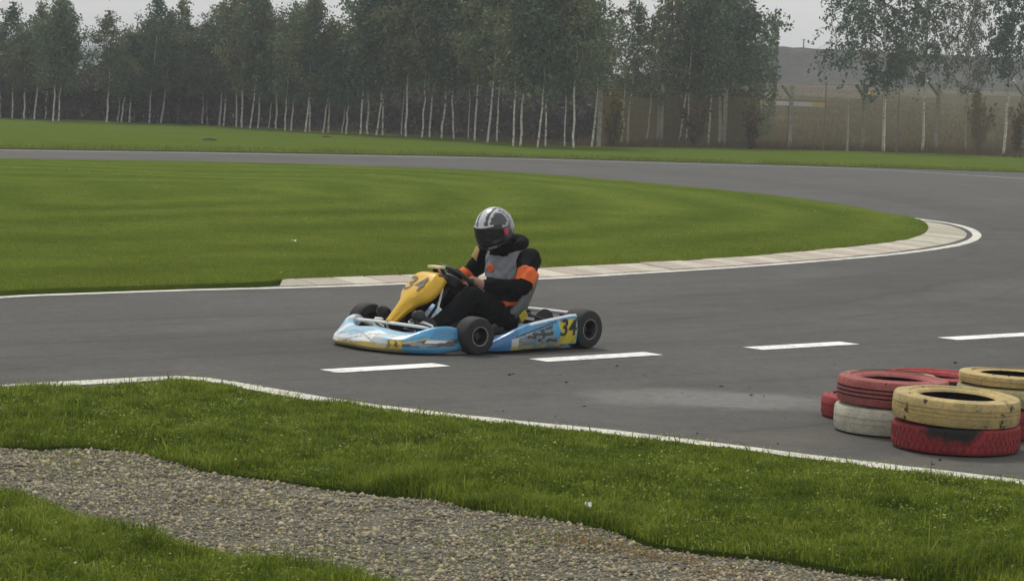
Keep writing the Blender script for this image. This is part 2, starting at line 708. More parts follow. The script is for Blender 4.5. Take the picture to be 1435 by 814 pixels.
# far verge: mown strip between the track and the fence / the birches
TREEFOOT_PX = [(-900, 152), (0, 166), (80, 170), (150, 173.5), (250, 174.5), (350, 180), (430, 186), (520, 191), (600, 195), (680, 199), (760, 206),
               (840, 209), (1000, 209), (1100, 212), (1200, 214), (1300, 216), (1435, 219)]
foot = px_line(TREEFOOT_PX, 0, 1.0, 1)
far_poly = np.vstack([far_edge + [0, 0.0], [(24.5, 71)], [(60, 80), (60, 108), (34, 108)], foot[::-1], [(-60, 100), (-60, 60)]])


def z_far(co):
    d = dist_to(co, far_edge)
    return 0.02 + 0.07 * (1 - np.exp(-d / 0.35)) + (vnoise(co, 0.25, 9) - 0.5) * 0.08 * np.clip(d / 4, 0, 1)


sheet('far_verge', far_poly, z_far, M['far_turf'], jgrid(-40, 40, 55, 106, 1.2), skirt=-0.05)

# infield lawn, a little proud of the track
LAWN_NEAR_PX = [(-1600, 642), (-700, 488), (-300, 442.5), (0, 414.5), (100, 411), (200, 407.5), (300, 404.3), (380, 401.5), (395, 397.5), (489, 393.5), (583, 390), (680, 385.5), (759, 381), (820, 377.5), (876, 374.7),
                (929, 372), (981, 368.5), (1029, 365.5), (1076, 362), (1136, 356), (1218, 347.5), (1273, 340), (1291, 333.5), (1300, 326), (1300, 320), (1295, 315), (1287, 311), (1265, 305.5), (1238, 301.5)]
LAWN_FAR_PX = [(1200, 293), (1100, 278.5), (1000, 268), (900, 258.5), (800, 250), (700, 243), (600, 239), (500, 235.5), (300, 230), (150, 227.5), (0, 225.5), (-400, 219), (-900, 212)]
lawn_near = px_line(LAWN_NEAR_PX, 0, 0.2, 1)
lawn_far = px_line(LAWN_FAR_PX, 0, 0.6, 1)
lawn_poly = np.vstack([lawn_near, lawn_far])
lawn_edge = np.vstack([lawn_poly, lawn_poly[:1]])


def z_lawn(co):
    d = dist_to(co, lawn_edge)
    return 0.045 + 0.03 * (1 - np.exp(-d / 0.25)) + (vnoise(co, 0.22, 4) - 0.5) * 0.10 * np.clip(d / 3, 0, 1)


def mow(co):
    d = dist_to(co, lawn_edge) + (vnoise(co, 0.3, 21) - 0.5) * 0.9
    k = 0.5 + 0.5 * np.sin(d * 2 * np.pi / 1.9)
    return (k - 0.5) * (0.35 + 0.9 * vnoise(co, 0.16, 22))


lawn = sheet('infield_lawn', lawn_poly, z_lawn, M['infield'], jgrid(-26, 9, 12, 56, 0.42), skirt=-0.03)
lco = np.array([v.co[:2] for v in lawn.data.vertices])
at_ = lawn.data.attributes.new('band', 'FLOAT', 'POINT')
at_.data.foreach_set('value', mow(lco).astype(np.float32))


# white edge lines: strips 4 mm above the asphalt
def strip(name, line, width, mat, z=0.004, off=0.0):
    line = np.asarray(line)
    t = np.gradient(line, axis=0)
    t /= np.linalg.norm(t, axis=1)[:, None] + 1e-9
    nrm = np.stack([-t[:, 1], t[:, 0]], 1)
    wv = np.broadcast_to(np.asarray(width), (len(line),))
    L = line + nrm * (off + wv[:, None] / 2 if np.ndim(off) else off + (wv / 2)[:, None])
    Rr = line + nrm * (off - (wv / 2)[:, None])
    jig = rng.normal(0, 0.004, (len(line), 2))
    L, Rr = L + jig, Rr + jig[::-1]
    b = MB()
    b.grid([[(x, y, z) for x, y in Rr], [(x, y, z) for x, y in L]])
    o = b.build(name, mat)
    return struct(o)


INNER_LINE_PX = [(-1200, 560), (-700, 489), (-300, 443), (0, 416), (100, 412.5), (200, 409), (300, 405.8), (390, 404), (489, 401), (568, 397.8), (660, 394.8), (755, 391.4), (824, 387.6), (908, 382.4),
                 (1000, 377), (1091, 370.6), (1182, 363.2), (1242, 357.8), (1303, 350.5), (1344, 343.5), (1365, 336.5), (1371, 328.5), (1358, 320), (1333, 313.5), (1288, 307), (1238, 300.8)]
inner_line = px_line(INNER_LINE_PX, 0, 0.15, 2)
strip('inner_edge_line', inner_line, 0.13, M['line'], 0.004)
strip('near_edge_line', near_line[2:-2], 0.175, M['verge_line'], 0.004)
outer_line = px_line([(-300, 204.5), (0, 211), (300, 215), (500, 218.5), (700, 222.3), (900, 228.3), (1035, 232), (1170, 235.5), (1235, 238.5), (1435, 250.5), (1700, 270)], 0, 0.5, 1)
strip('outer_edge_line', outer_line, 0.12, M['line'], 0.004)

# dashes of the lane marking
for (xa, ya, xb, yb) in [(450, 519, 628, 513), (745, 504, 926, 497), (1045, 487.5, 1200, 482.3), (1316, 473.8, 1475, 468.5)]:
    a, c = np.array(at(xa, ya)), np.array(at(xb, yb))
    # the photo's tips are opposite corners of the dash: shift them to its axis
    ang = R(41)
    d = np.array([math.cos(ang), math.sin(ang)])
    nn = np.array([-d[1], d[0]])
    mid = (a + c) / 2
    hl = abs((c - a) @ d) / 2
    hw = 0.095
    b = MB()
    pts = []
    for u, v in ((-1, -1), (1, -1), (1, 1), (-1, 1)):
        q = mid + d * hl * u + nn * hw * v + rng.normal(0, 0.004, 2)
        pts.append((q[0], q[1], 0.004))
    b.add(pts, [(0, 1, 2, 3)])
    struct(b.build('lane_marking', M['dash']))

# ------------------------------------------------------------------ kerb: a ramp of painted concrete blocks round the apex
kerb_out = px_line([(391, 402.4), (489, 399.6), (568, 396.4), (660, 393.4), (755, 390), (824, 386), (908, 381), (1000, 375.3), (1091, 368.8), (1182, 361.3), (1242, 355.7), (1296, 348),
                    (1332, 341.5), (1351, 335.5), (1357, 328.5), (1346, 321.5), (1324, 315.5), (1292, 309.5)], 0, 0.05, 2)
kerb_in = px_line([(395, 398), (489, 394), (583, 390.5), (680, 386), (759, 381.5), (820, 378), (876, 375.2), (929, 372.5), (981, 369), (1029, 366), (1076, 362.5), (1136, 356.5), (1218, 348),
                   (1273, 340.5), (1292, 333.5), (1301, 326), (1301, 320), (1296, 315), (1288, 311)], 0, 0.05, 2)


def mat_kerb(name, c0, c1):
    n = NT(name)
    p = n.pos()
    a = n.noise(9, 5, 0.7, p)
    b2 = n.noise(60, 4, 0.7, p)
    c = n.ramp(a, [(0.3, c0), (0.62, c1)])
    c = n.mix(n.maprange(b2, 0.5, 0.75, 0, 0.5), c, (0.20, 0.18, 0.145))
    oi = n.n('ShaderNodeObjectInfo').outputs['Random']
    c = n.mix(n.maprange(oi, 0, 1, 0.0, 0.5), c, (0.36, 0.335, 0.27))
    c = n.mix(n.maprange(n.noise(2.5, 5, 0.75, p), 0.52, 0.7, 0, 0.55), c, (0.24, 0.22, 0.17))
    return n.finish(c, 0.85, 0, n.bump(b2, 0.35, 0.006), 0.3)


KP = mat_kerb('kerb_paint_faded_red', (0.52, 0.42, 0.36), (0.46, 0.39, 0.325))
KC = mat_kerb('kerb_paint_cream', (0.66, 0.62, 0.50), (0.54, 0.51, 0.41))
KB = mat_kerb('kerb_concrete_bare', (0.48, 0.45, 0.36), (0.40, 0.37, 0.29))
KM = mat_kerb('kerb_mortar', (0.26, 0.24, 0.19), (0.22, 0.20, 0.16))
kerb = thing('kerb', None, None, (0, 0, 0))
kerb['kind'] = 'structure'


def arclen(l):
    return np.concatenate([[0], np.cumsum(np.linalg.norm(np.diff(l, axis=0), axis=1))])


# match the inner edge to the outer one by nearest normal: walk both by fraction of blended length
so, si = arclen(kerb_out), arclen(kerb_in)
nblk = int(so[-1] / 0.42)


def ko(t):
    s = t * so[-1]
    return np.array([np.interp(s, so, kerb_out[:, 0]), np.interp(s, so, kerb_out[:, 1])])


near_in = []
for t in np.linspace(0, 1, nblk + 1):
    p = ko(t)
    near_in.append(np.argmin(np.linalg.norm(kerb_in - p, axis=1)))
near_in = np.maximum.accumulate(near_in)
ki = lambda k: kerb_in[near_in[k]]
bed = MB()
rows = [[], []]
for k in range(nblk + 1):
    o_, i_ = ko(k / nblk), ki(k)
    rows[0].append((o_[0], o_[1], 0.006))
    rows[1].append((i_[0], i_[1], 0.036))
bed.grid(rows)
bed.build('mortar_bed', KM, kerb)
for k in range(nblk):
    g = 0.022 if k % 2 else 0.03
    a0, a1 = ko((k + g) / nblk), ko((k + 1 - g) / nblk)
    b0 = ki(k) * (1 - g) + ki(k + 1) * g
    b1 = ki(k) * g + ki(k + 1) * (1 - g)
    if np.linalg.norm(b0 - b1) < 0.01:
        continue
    dz = rng.uniform(-0.003, 0.003)
    zo, zi = 0.012 + dz, 0.046 + dz + rng.uniform(-0.003, 0.003)
    top = [(a0, zo), (a1, zo), (b1, zi), (b0, zi)]
    cen = (a0 + a1 + b0 + b1) / 4
    vs = [(p[0], p[1], -0.02) for p, z in top]
    vs += [(p[0], p[1], z - 0.006) for p, z in top]
    vs += [((p * 0.97 + cen * 0.03)[0], (p * 0.97 + cen * 0.03)[1], z) for p, z in top]
    fs = [(8, 9, 10, 11)]
    for q in range(4):
        q2 = (q + 1) % 4
        fs += [(q, q2, 4 + q2, 4 + q), (4 + q, 4 + q2, 8 + q2, 8 + q)]
    b = MB()
    b.add(vs, fs)
    frac = k / nblk
    if frac > 0.62:
        mt = KC if rng.random() < 0.5 else KB
    elif frac < 0.04:
        mt = KB
    else:
        mt = KP if k % 2 else KC
    b.build('kerb_block', mt, kerb)

# ------------------------------------------------------------------ near side: grass verge, gravel path, grass in the corner
GU_PX = [(-1500, 700), (-700, 640), (-200, 631), (0, 628), (60, 630), (105, 626), (160, 631), (210, 641), (300, 661), (400, 674), (500, 691), (600, 703), (700, 721),
         (800, 739), (900, 758), (1000, 773), (1100, 786), (1200, 801), (1320, 819), (1500, 847), (2400, 1010)]
GL_PX = [(-1500, 740), (-700, 695), (-200, 703), (0, 706), (60, 710), (110, 726), (200, 746), (300, 776), (400, 796), (500, 813), (600, 833), (700, 856), (1000, 930), (1600, 1100), (2400, 1400)]
g_up = px_line(GU_PX, 0.03, 0.08, 1)
g_up = g_up + np.stack([vnoise(g_up, 3.0, 31) - 0.5, vnoise(g_up, 3.0, 32) - 0.5], 1) * 0.14
g_lo = px_line(GL_PX, 0.03, 0.08, 1)
g_lo = g_lo + np.stack([vnoise(g_lo, 3.0, 33) - 0.5, vnoise(g_lo, 3.0, 34) - 0.5], 1) * 0.18
verge_edge = near_line + near_n * (0.12 + 0.10 * np.clip((-1.9 - near_line[:, 0]) / 0.6, 0, 1) + 0.16 * (vnoise(near_line, 1.7, 77) - 0.35) + 0.06 * (vnoise(near_line, 7, 78) - 0.5))[:, None]
verge_poly = np.vstack([verge_edge, g_up[::-1]])
gravel_poly = np.vstack([g_up, g_lo[::-1]])
corner_poly = np.vstack([g_lo, [(6, 1.0), (-8, 1.0)]])


def z_verge(co):
    d1 = dist_to(co, verge_edge)
    d2 = dist_to(co, g_up)
    return 0.008 + 0.055 * (1 - np.exp(-d1 / 0.25)) * (1 - np.exp(-d2 / 0.2)) + (vnoise(co, 1.3, 5) - 0.5) * 0.05 * np.clip(d1 / .3, 0, 1) * np.clip(d2 / .3, 0, 1) + 0.03 * np.clip(1 - d2 / 0.4, 0, 1)


def z_gravel(co):
    return 0.026 + (vnoise(co, 1.8, 6) - 0.5) * 0.03 + (vnoise(co, 6, 16) - 0.5) * 0.015


def z_corner(co):
    d2 = dist_to(co, g_lo)
    return 0.028 + 0.06 * (1 - np.exp(-d2 / 0.2)) + (vnoise(co, 1.5, 8) - 0.5) * 0.05 * np.clip(d2 / .3, 0, 1)


n_ = NT('gravel_bed')
p_ = n_.pos()
f_ = n_.noise(70, 4, 0.7, p_)
c_ = n_.ramp(f_, [(0.35, (0.065, 0.061, 0.048)), (0.5, (0.13, 0.122, 0.095)), (0.65, (0.21, 0.195, 0.15))])
M['gravel_bed'] = n_.finish(c_, 0.95, 0, n_.bump(f_, 0.8, 0.015), 0.2)
sheet('grass_verge', verge_poly, z_verge, M['verge'], jgrid(-5, 6, 7, 15.5, 0.14), skirt=-0.03)
sheet('gravel_path', gravel_poly, z_gravel, M['gravel_bed'], jgrid(-5, 6, 6, 12, 0.12))
sheet('grass_corner', corner_poly, z_corner, M['verge'], jgrid(-4, 3, 5, 11, 0.14), skirt=-0.03)


# ------------------------------------------------------------------ grass blades
def in_view(p, m=0.3):
    hx = p[:, 1] * (PW / 2 / FPX) + m
    return np.abs(p[:, 0] + p[:, 1] * 0.0) < hx


def sample(poly, bbox, n, keep=None):
    x0, x1, y0, y1 = bbox
    p = np.stack([rng.uniform(x0, x1, n), rng.uniform(y0, y1, n)], 1)
    p = p[in_view(p)]
    p = p[inside(p, poly)]
    if keep is not None:
        p = p[rng.random(len(p)) < keep(p)]
    return p


def blades(name, p, z, h, wd, mat, lean=0.5, seg2=True, bias=None):
    """one blade of grass per point: a bent, tapering leaf"""
    n = len(p)
    a = rng.uniform(0, 2 * np.pi, n)
    face = rng.uniform(0, 2 * np.pi, n)
    ln = np.abs(rng.normal(0, lean, n)) * h
    dx, dy = np.cos(a) * ln, np.sin(a) * ln
    wx, wy = np.cos(face) * wd / 2, np.sin(face) * wd / 2
    r = rng.random(n)
    if bias is not None:
        r = np.clip(r * 0.75 + 0.125 + bias, 0, 1)
    B = np.stack([p[:, 0], p[:, 1], z - 0.01], 1)
    Wv = np.stack([wx, wy, np.zeros(n)], 1)
    T = B + np.stack([dx, dy, h * (1 - 0.25 * np.minimum(1, ln / h))], 1)
    if seg2:
        Mi = B + np.stack([dx * 0.35, dy * 0.35, h * 0.6], 1)
        V = np.stack([B - Wv, B + Wv, Mi + Wv * 0.8, Mi - Wv * 0.8, T], 1).reshape(-1, 3)
        i = np.arange(n) * 5
        q = np.stack([i, i + 1, i + 2, i + 3], 1)
        t = np.stack([i + 3, i + 2, i + 4], 1)
        me = fast_mesh(name, V, [q, t], mat, {'rnd': np.repeat(r, 5)})
    else:
        V = np.stack([B - Wv, B + Wv, T], 1).reshape(-1, 3)
        i = np.arange(n) * 3
        me = fast_mesh(name, V, [np.stack([i, i + 1, i + 2], 1)], mat, {'rnd': np.repeat(r, 3)})
    return stuff(obj(name, me))


def leaf_cloud_small(cen, size):
    n = len(cen)
    d = rng.normal(0, 1, (n, 3)) * [1, 1, 0.4]
    d /= np.linalg.norm(d, axis=1)[:, None]
    e = np.cross(d, rng.normal(0, 0.5, (n, 3)) + [0, 0, 1])
    e /= np.linalg.norm(e, axis=1)[:, None]
    k = size * rng.uniform(0.4, 1.0, n)[:, None]
    V = np.stack([cen - d * k, cen + e * k * 0.5, cen + d * k, cen - e * k * 0.5], 1).reshape(-1, 3)
    i = np.arange(n) * 4
    return V, np.stack([i, i + 1, i + 2, i + 3], 1), np.repeat(rng.random(n), 4)


M['blade'] = foliage('grass_blade', [(0.0, (0.045, 0.072, 0.007)), (0.3, (0.100, 0.148, 0.012)), (0.6, (0.190, 0.250, 0.022)), (0.86, (0.30, 0.36, 0.05)), (1.0, (0.46, 0.47, 0.18))], 0.45, 0.5, 4.5)
M['lawn_blade'] = foliage('mown_blade', [(0.0, (0.085, 0.122, 0.014)), (0.4, (0.148, 0.196, 0.021)), (0.75, (0.212, 0.258, 0.035)), (1.0, (0.33, 0.36, 0.10))], 0.45, 0.5, 0.5)
M['dry_blade'] = foliage('dry_grass_blade', [(0.0, (0.075, 0.052, 0.022)), (0.5, (0.130, 0.094, 0.038)), (0.8, (0.140, 0.125, 0.038)), (1.0, (0.20, 0.165, 0.075))], 0.2, 0.5, 0.4)


def tall(p, f1=2.2, s=41):
    return 0.35 + 0.8 * vnoise(p, f1, s) ** 1.5 + 0.9 * vnoise(p, 7, s + 1) ** 2 + 0.5 * vnoise(p, 18, s + 2) ** 2


p = sample(verge_poly, (-3.6, 3.6, 7.5, 15), 900000, lambda q: 0.35 + 0.65 * np.clip(dist_to(q, verge_edge) / 0.25, 0, 1))
p = p[rng.random(len(p)) < 0.30 + 0.9 * vnoise(p, 9, 91)]
p = p[:190000]
dl = dist_to(p, verge_edge)
de = dist_to(p, g_up)
h = 0.034 * tall(p) * rng.uniform(0.5, 1.3, len(p)) * (0.45 + 0.55 * np.clip(dl / 0.45, 0, 1)) * (1 + 0.6 * np.clip(1 - de / 0.35, 0, 1))
h = np.where(rng.random(len(p)) < 0.012, h * 1.8 + 0.02, h)
# a darker tussock and the ragged clump at the right
for tx, ty, tr, th in ((610, 680, 0.16, 1.9), (1300, 800, 0.22, 1.6), (1420, 790, 0.2, 1.7), (60, 618, 0.2, 1.5), (840, 738, 0.16, 1.6)):
    cx, cy = at(tx, ty, 0.06)
    dd = np.hypot(p[:, 0] - cx, p[:, 1] - cy)
    h *= 1 + (th - 1) * np.exp(-(dd / tr) ** 2)
blades('verge_grass', p, z_verge(p), h, rng.uniform(0.003, 0.0075, len(p)), M['blade'], 0.85)
p = sample(corner_poly, (-2.6, 1.5, 7.2, 11), 260000)
p = p[:45000]
h = 0.052 * tall(p, 2.5, 51) * rng.uniform(0.6, 1.3, len(p))
blades('corner_grass', p, z_corner(p), h, rng.uniform(0.003, 0.007, len(p)), M['blade'], 0.85)
# clover and other small broad leaves among the blades
q1_ = sample(verge_poly, (-3.6, 3.6, 7.5, 15), 110000)
q2_ = sample(corner_poly, (-2.6, 1.5, 7.2, 11), 26000)
cc_ = np.vstack([np.column_stack([q1_, z_verge(q1_)]), np.column_stack([q2_, z_corner(q2_)])])
cc_ = cc_[vnoise(cc_[:, :2], 3.5, 93) * 0.35 + vnoise(cc_[:, :2], 11, 94) * 0.5 + rng.random(len(cc_)) * 0.4 > 0.72]
cc_[:, 2] += rng.uniform(0.012, 0.045, len(cc_))
nn_ = len(cc_)
d1_ = rng.normal(0, 1, (nn_, 3)) * [1, 1, 0.35]
d1_ /= np.linalg.norm(d1_, axis=1)[:, None]
d2_ = np.cross(d1_, rng.normal(0, 0.35, (nn_, 3)) + [0, 0, 1])
d2_ /= np.linalg.norm(d2_, axis=1)[:, None]
sz_ = rng.uniform(0.0025, 0.0065, nn_)[:, None]
V = np.stack([cc_ - d1_ * sz_ * 1.3, cc_ + d2_ * sz_, cc_ + d1_ * sz_ * 1.3, cc_ - d2_ * sz_], 1).reshape(-1, 3)
i_ = np.arange(nn_) * 4
M['clover'] = foliage('clover_leaf', [(0.0, (0.12, 0.18, 0.014)), (0.5, (0.20, 0.27, 0.022)), (0.85, (0.34, 0.39, 0.05)), (0.93, (0.55, 0.55, 0.20)), (1.0, (0.70, 0.70, 0.45))], 0.4, 0.15, 2.5, 0.25)  # the palest stops paint white highlights onto some of the leaves
stuff(obj('clover_leaves', fast_mesh('clover_leaves', V, [np.stack([i_, i_ + 1, i_ + 2, i_ + 3], 1)], M['clover'], {'rnd': np.repeat(rng.random(nn_), 4)})))
# sparse weeds on the gravel
p = sample(gravel_poly, (-3, 3, 6.5, 11.5), 60000, lambda q: np.clip((vnoise(q, 2.0, 61) - 0.66) * 3, 0, 1) + 0.5 * np.exp(-dist_to(q, g_up) / 0.07) + 0.6 * np.exp(-dist_to(q, g_lo) / 0.12) + 0.8 * np.exp(-(np.hypot(q[:, 0] - at(800, 768)[0], (q[:, 1] - at(800, 768)[1]) * 1.5) / 0.28) ** 2))
blades('path_weeds', p, z_gravel(p), 0.03 * rng.uniform(0.4, 1.3, len(p)), rng.uniform(0.003, 0.007, len(p)), M['blade'], 0.7)
cen_ = []
for wx_, wy_, sp_ in ((838, 763, 0.09), (872, 770, 0.07), (905, 778, 0.06), (800, 757, 0.05), (960, 786, 0.05), (1010, 800, 0.06)):
    a_ = np.array(at(wx_, wy_, 0.03))
    q_ = a_ + rng.normal(0, sp_, (110, 2)) * [1.3, 0.9]
    cen_.append(np.column_stack([q_, z_gravel(q_) + 0.006 + np.abs(rng.normal(0, 0.012, len(q_)))]))
V, F, a = leaf_cloud_small(np.vstack(cen_), 0.010)
M['rust_weed'] = foliage('rust_weed', [(0.0, (0.10, 0.10, 0.02)), (0.5, (0.24, 0.15, 0.05)), (1.0, (0.36, 0.20, 0.07))], 0.3, 0.3, 6)
stuff(obj('rusty_weeds', fast_mesh('rusty_weeds', V, [F], M['rust_weed'], {'rnd': a})))
# the mown infield: near part dense, thinning with distance where the turf material takes over
p = sample(lawn_poly, (-7, 8, 16, 42), 1500000, lambda q: np.clip(1.05 - (q[:, 1] - 17) / 22, 0.0, 1))
p = p[:190000]
d = dist_to(p, lawn_near)
h = 0.028 * rng.uniform(0.6, 1.3, len(p)) * (0.8 + 0.5 * vnoise(p, 1.2, 71)) * (1 + 0.7 * np.exp(-d / 0.12))
blades('lawn_grass', p, z_lawn(p), h, rng.uniform(0.006, 0.012, len(p)), M['lawn_blade'], 0.8, False, mow(p) * 0.22)
# little pale flower heads scattered in the lawn
p = sample(lawn_poly, (-9, 8, 16, 48), 2600)
p = p[vnoise(p, 0.5, 95) > 0.45][:420]
V, F, a = leaf_cloud_small(np.column_stack([p, z_lawn(p) + 0.03]), 0.011)
M['fleck'] = foliage('pale_flower', [(0.0, (0.35, 0.36, 0.16)), (1.0, (0.62, 0.62, 0.45))], 0.2)
stuff(obj('lawn_flowers', fast_mesh('lawn_flowers', V, [F], M['fleck'], {'rnd': a})))
# longer fringe along the far track edge and dry grass under the fence
p = np.repeat(far_edge, 160, 0) + rng.normal(0, 1, (len(far_edge) * 160, 2)) * [0.5, 0.1] + [0, 0.12]
p = p[in_view(p, 1)]
blades('far_fringe', p, z_far(p), 0.09 * rng.uniform(0.4, 1.4, len(p)), np.full(len(p), 0.025), M['lawn_blade'], 0.5, False)

# ------------------------------------------------------------------ gravel stones
M['stone'] = None
n_ = NT('gravel_stone')
a_ = n_.attr('rnd').outputs['Fac']
c_ = n_.ramp(a_, [(0.0, (0.10, 0.095, 0.085)), (0.25, (0.17, 0.16, 0.14)), (0.5, (0.25, 0.235, 0.20)), (0.7, (0.34, 0.32, 0.255)), (0.82, (0.31, 0.27, 0.175)), (0.92, (0.44, 0.38, 0.25)), (0.96, (0.27, 0.21, 0.14)), (1.0, (0.56, 0.54, 0.47))])
c_ = n_.mix(1.0, c_, (1.22, 1.18, 0.99), 'MULTIPLY')
c_ = n_.mix(n_.maprange(n_.noise(160, 3, 0.6, n_.pos()), 0.35, 0.7, 0, 0.35), c_, (0.15, 0.14, 0.125))
M['stone'] = n_.finish(c_, 0.85, 0, None, 0.3)
p = sample(gravel_poly, (-2.8, 2.8, 7.6, 11.8), 130000)[:50000]
n = len(p)
ico = np.array([(0, 0, 1), (1, 0, 0.1), (0.2, 1, -0.1), (-1, 0.1, 0.1), (-0.1, -1, 0), (0, 0, -1)], float)
tri = np.array([(0, 1, 2), (0, 2, 3), (0, 3, 4), (0, 4, 1), (5, 2, 1), (5, 3, 2), (5, 4, 3), (5, 1, 4)])
sz = rng.lognormal(math.log(0.0054), 0.5, n).clip(0.0026, 0.017)
V = ico[None] * (1 + rng.uniform(-0.35, 0.35, (n, 6, 3)))
V *= sz[:, None, None] * rng.uniform(0.65, 1.35, (n, 1, 3)) * np.array([1, 1, 0.65])
a = rng.uniform(0, 2 * np.pi, n)
ca, sa = np.cos(a)[:, None], np.sin(a)[:, None]
V = np.stack([V[..., 0] * ca - V[..., 1] * sa, V[..., 0] * sa + V[..., 1] * ca, V[..., 2]], -1)
V += np.stack([p[:, 0], p[:, 1], z_gravel(p) + sz * 0.2], 1)[:, None]
F = (tri[None] + (np.arange(n) * 6)[:, None, None]).reshape(-1, 3)
stuff(obj('gravel', fast_mesh('gravel', V.reshape(-1, 3), [F], M['stone'], {'rnd': np.repeat(rng.random(n), 6)})))

# ------------------------------------------------------------------ rubber crumbs and grit on the asphalt
n_ = NT('rubber_crumb')
M['crumb'] = n_.finish(n_.ramp(n_.attr('rnd').outputs['Fac'], [(0.0, (0.012, 0.011, 0.010)), (0.7, (0.03, 0.026, 0.022)), (1.0, (0.10, 0.07, 0.045))]), 0.9)
pts = []
for _ in range(230):
    x, y = rng.uniform(560, 1435), rng.uniform(505, 655)
    q = at(x, y)
    pts.append(q)
for x, y in [(717, 525), (838, 522), (900, 527), (1010, 541), (1050, 545), (1156, 608), (1000, 640), (1003, 619), (1100, 585), (1068, 557), (778, 586), (1185, 522), (1273, 516), (1337, 509), (864, 512), (1290, 491)] * 2:
    pts.append(at(x + rng.normal(0, 2), y + rng.normal(0, 1)))
pts = np.array(pts)
pts = pts[~inside(pts, verge_poly)][-62:]
n = len(pts)
sz = rng.lognormal(math.log(0.0055), 0.5, n).clip(0.003, 0.012)
V = ico[None] * (1 + rng.uniform(-0.3, 0.3, (n, 6, 3))) * sz[:, None, None] * rng.uniform(0.6, 1.6, (n, 1, 3)) * np.array([1, 1, 0.5])
V += np.stack([pts[:, 0], pts[:, 1], sz * 0.3], 1)[:, None]
F = (tri[None] + (np.arange(n) * 6)[:, None, None]).reshape(-1, 3)
stuff(obj('rubber_crumbs', fast_mesh('rubber_crumbs', V.reshape(-1, 3), [F], M['crumb'], {'rnd': np.repeat(rng.random(n), 6)})))

# ================================================================== BACKGROUND
# distant bluish hill seen through the gap in the birches, and the earth bank beyond the meadow
n_ = NT('wooded_hill')
p_ = n_.pos()
M['hill'] = n_.finish(n_.ramp(n_.noise(0.06, 4, 0.7, p_), [(0.35, (0.03, 0.065, 0.055)), (0.65, (0.05, 0.10, 0.08))]), 0.95)
b = MB()
rows = []
for j in range(9):
    t = j / 8
    row = []
    for i in range(40):
        x = -230 + i * 8
        hgt = 11.5 + 1.6 * math.sin(i * 0.35) + 1.0 * math.sin(i * 0.9 + 1) - 6 * max(0, (i - 18) / 22)
        row.append((x + 2 * math.sin(i * 1.7 + j), 560 + t * 90, -0.5 + hgt * math.sin(t * math.pi / 2)))
    rows.append(row)
b.grid(rows)
struct(b.build('hill', M['hill'], smooth=True))

n_ = NT('embankment_earth')
p_ = n_.pos()
f_ = n_.noise(0.35, 5, 0.7, n_.scaled(p_, (1, 1, 2.2)))
M['bank'] = n_.finish(n_.ramp(f_, [(0.32, (0.036, 0.037, 0.032)), (0.5, (0.055, 0.055, 0.045)), (0.68, (0.080, 0.077, 0.058))]), 0.95, 0, n_.bump(f_, 0.7, 0.8), 0.1)
b = MB()
rows = []
BD = 262.0
for j, (t, dy) in enumerate(((0, -1.0), (0.0, 0), (0.28, 3.2), (0.55, 6.5), (0.82, 9.6), (0.96, 11.2), (1.0, 12.5), (1.0, 40))):
    row = []
    for i in range(60):
        px = 960 + i * 14
        top = at_d(px, 66 + max(0, px - 1110) * 0.05, BD + 12).z
        x = at_d(px, 100, BD).x
        base = 3.0
        z = base + (top - base) * t + (rng.uniform(-0.22, 0.22) if 0 < t < 1 else rng.uniform(-0.06, 0.06))
        row.append((x, BD + dy + rng.uniform(-0.4, 0.4), z))
    rows.append(row)
b.grid(rows)
struct(b.build('embankment', M['bank'], smooth=True))

M['pole'] = plain('weathered_pole', (0.16, 0.15, 0.14), 0.8)
b = MB()
q = at_d(1126, 67, 276)
b.tube([(q.x, 276, q.z - 1.0), (q.x, 276, q.z + 0.95)], [0.09, 0.07], 8)
b.box((q.x, 276, q.z + 0.86), (0.42, 0.08, 0.07))
tag(b.build('bank_pole', M['pole']), 'lone dark pole standing on top of the far earth bank', 'pole')

# low painted boards out on the meadow
YB = plain('board_yellow', (0.55, 0.40, 0.06), 0.6)
WB = plain('board_white', (0.60, 0.60, 0.55), 0.6)
DB = plain('board_dark', (0.04, 0.038, 0.035), 0.8)


def ground_z(x, y):
    return float(z_meadow(np.array([(x, y)]))[0])


def marker(pxa, pxb, py, d, label, ends):
    qa, qb = at_d(pxa, py, d), at_d(pxb, py, d)
    cx = (qa.x + qb.x) / 2
    W_ = abs(qb.x - qa.x)
    gz = ground_z(cx, d)
    H_ = 0.30
    t = thing('marker_board', label, 'marker board', (cx, d, gz - 0.02))
    zc = max(0.32, qa.z - gz)
    if ends:
        e = W_ * 0.17
        b = MB(); b.box((0, 0, zc), (W_ - 2 * e, 0.10, H_), bev=0.01); b.build('board', WB, t)
        for sx in (-1, 1):
            b = MB(); b.box((sx * (W_ / 2 - e / 2), 0, zc), (e - 0.01, 0.12, H_ + 0.04), bev=0.01); b.build('end_board', YB, t)
        b = MB(); b.box((0, 0.02, zc + H_ / 2 + 0.06), (W_ + 0.2, 0.14, 0.08), bev=0.01); b.build('top_rail', DB, t)
    else:
        b = MB(); b.box((0, 0, zc), (W_, 0.12, H_), bev=0.02); b.build('board', YB, t)
        b = MB(); b.box((0, 0, zc - H_ / 2 - 0.06), (W_ * 1.5, 0.14, 0.1), bev=0.01); b.build('base_rail', DB, t)
    for sx in (-0.4, 0, 0.4):
        b = MB(); b.box((sx * W_, 0.1, zc / 2), (0.08, 0.08, zc), bev=0.008); b.build('leg', DB, t)


marker(1054, 1156, 143, 170, 'long low white board with yellow ends standing in the brown meadow behind the fence', True)
marker(1211, 1228, 131, 200, 'short yellow board standing in the meadow behind the dark tree', False)

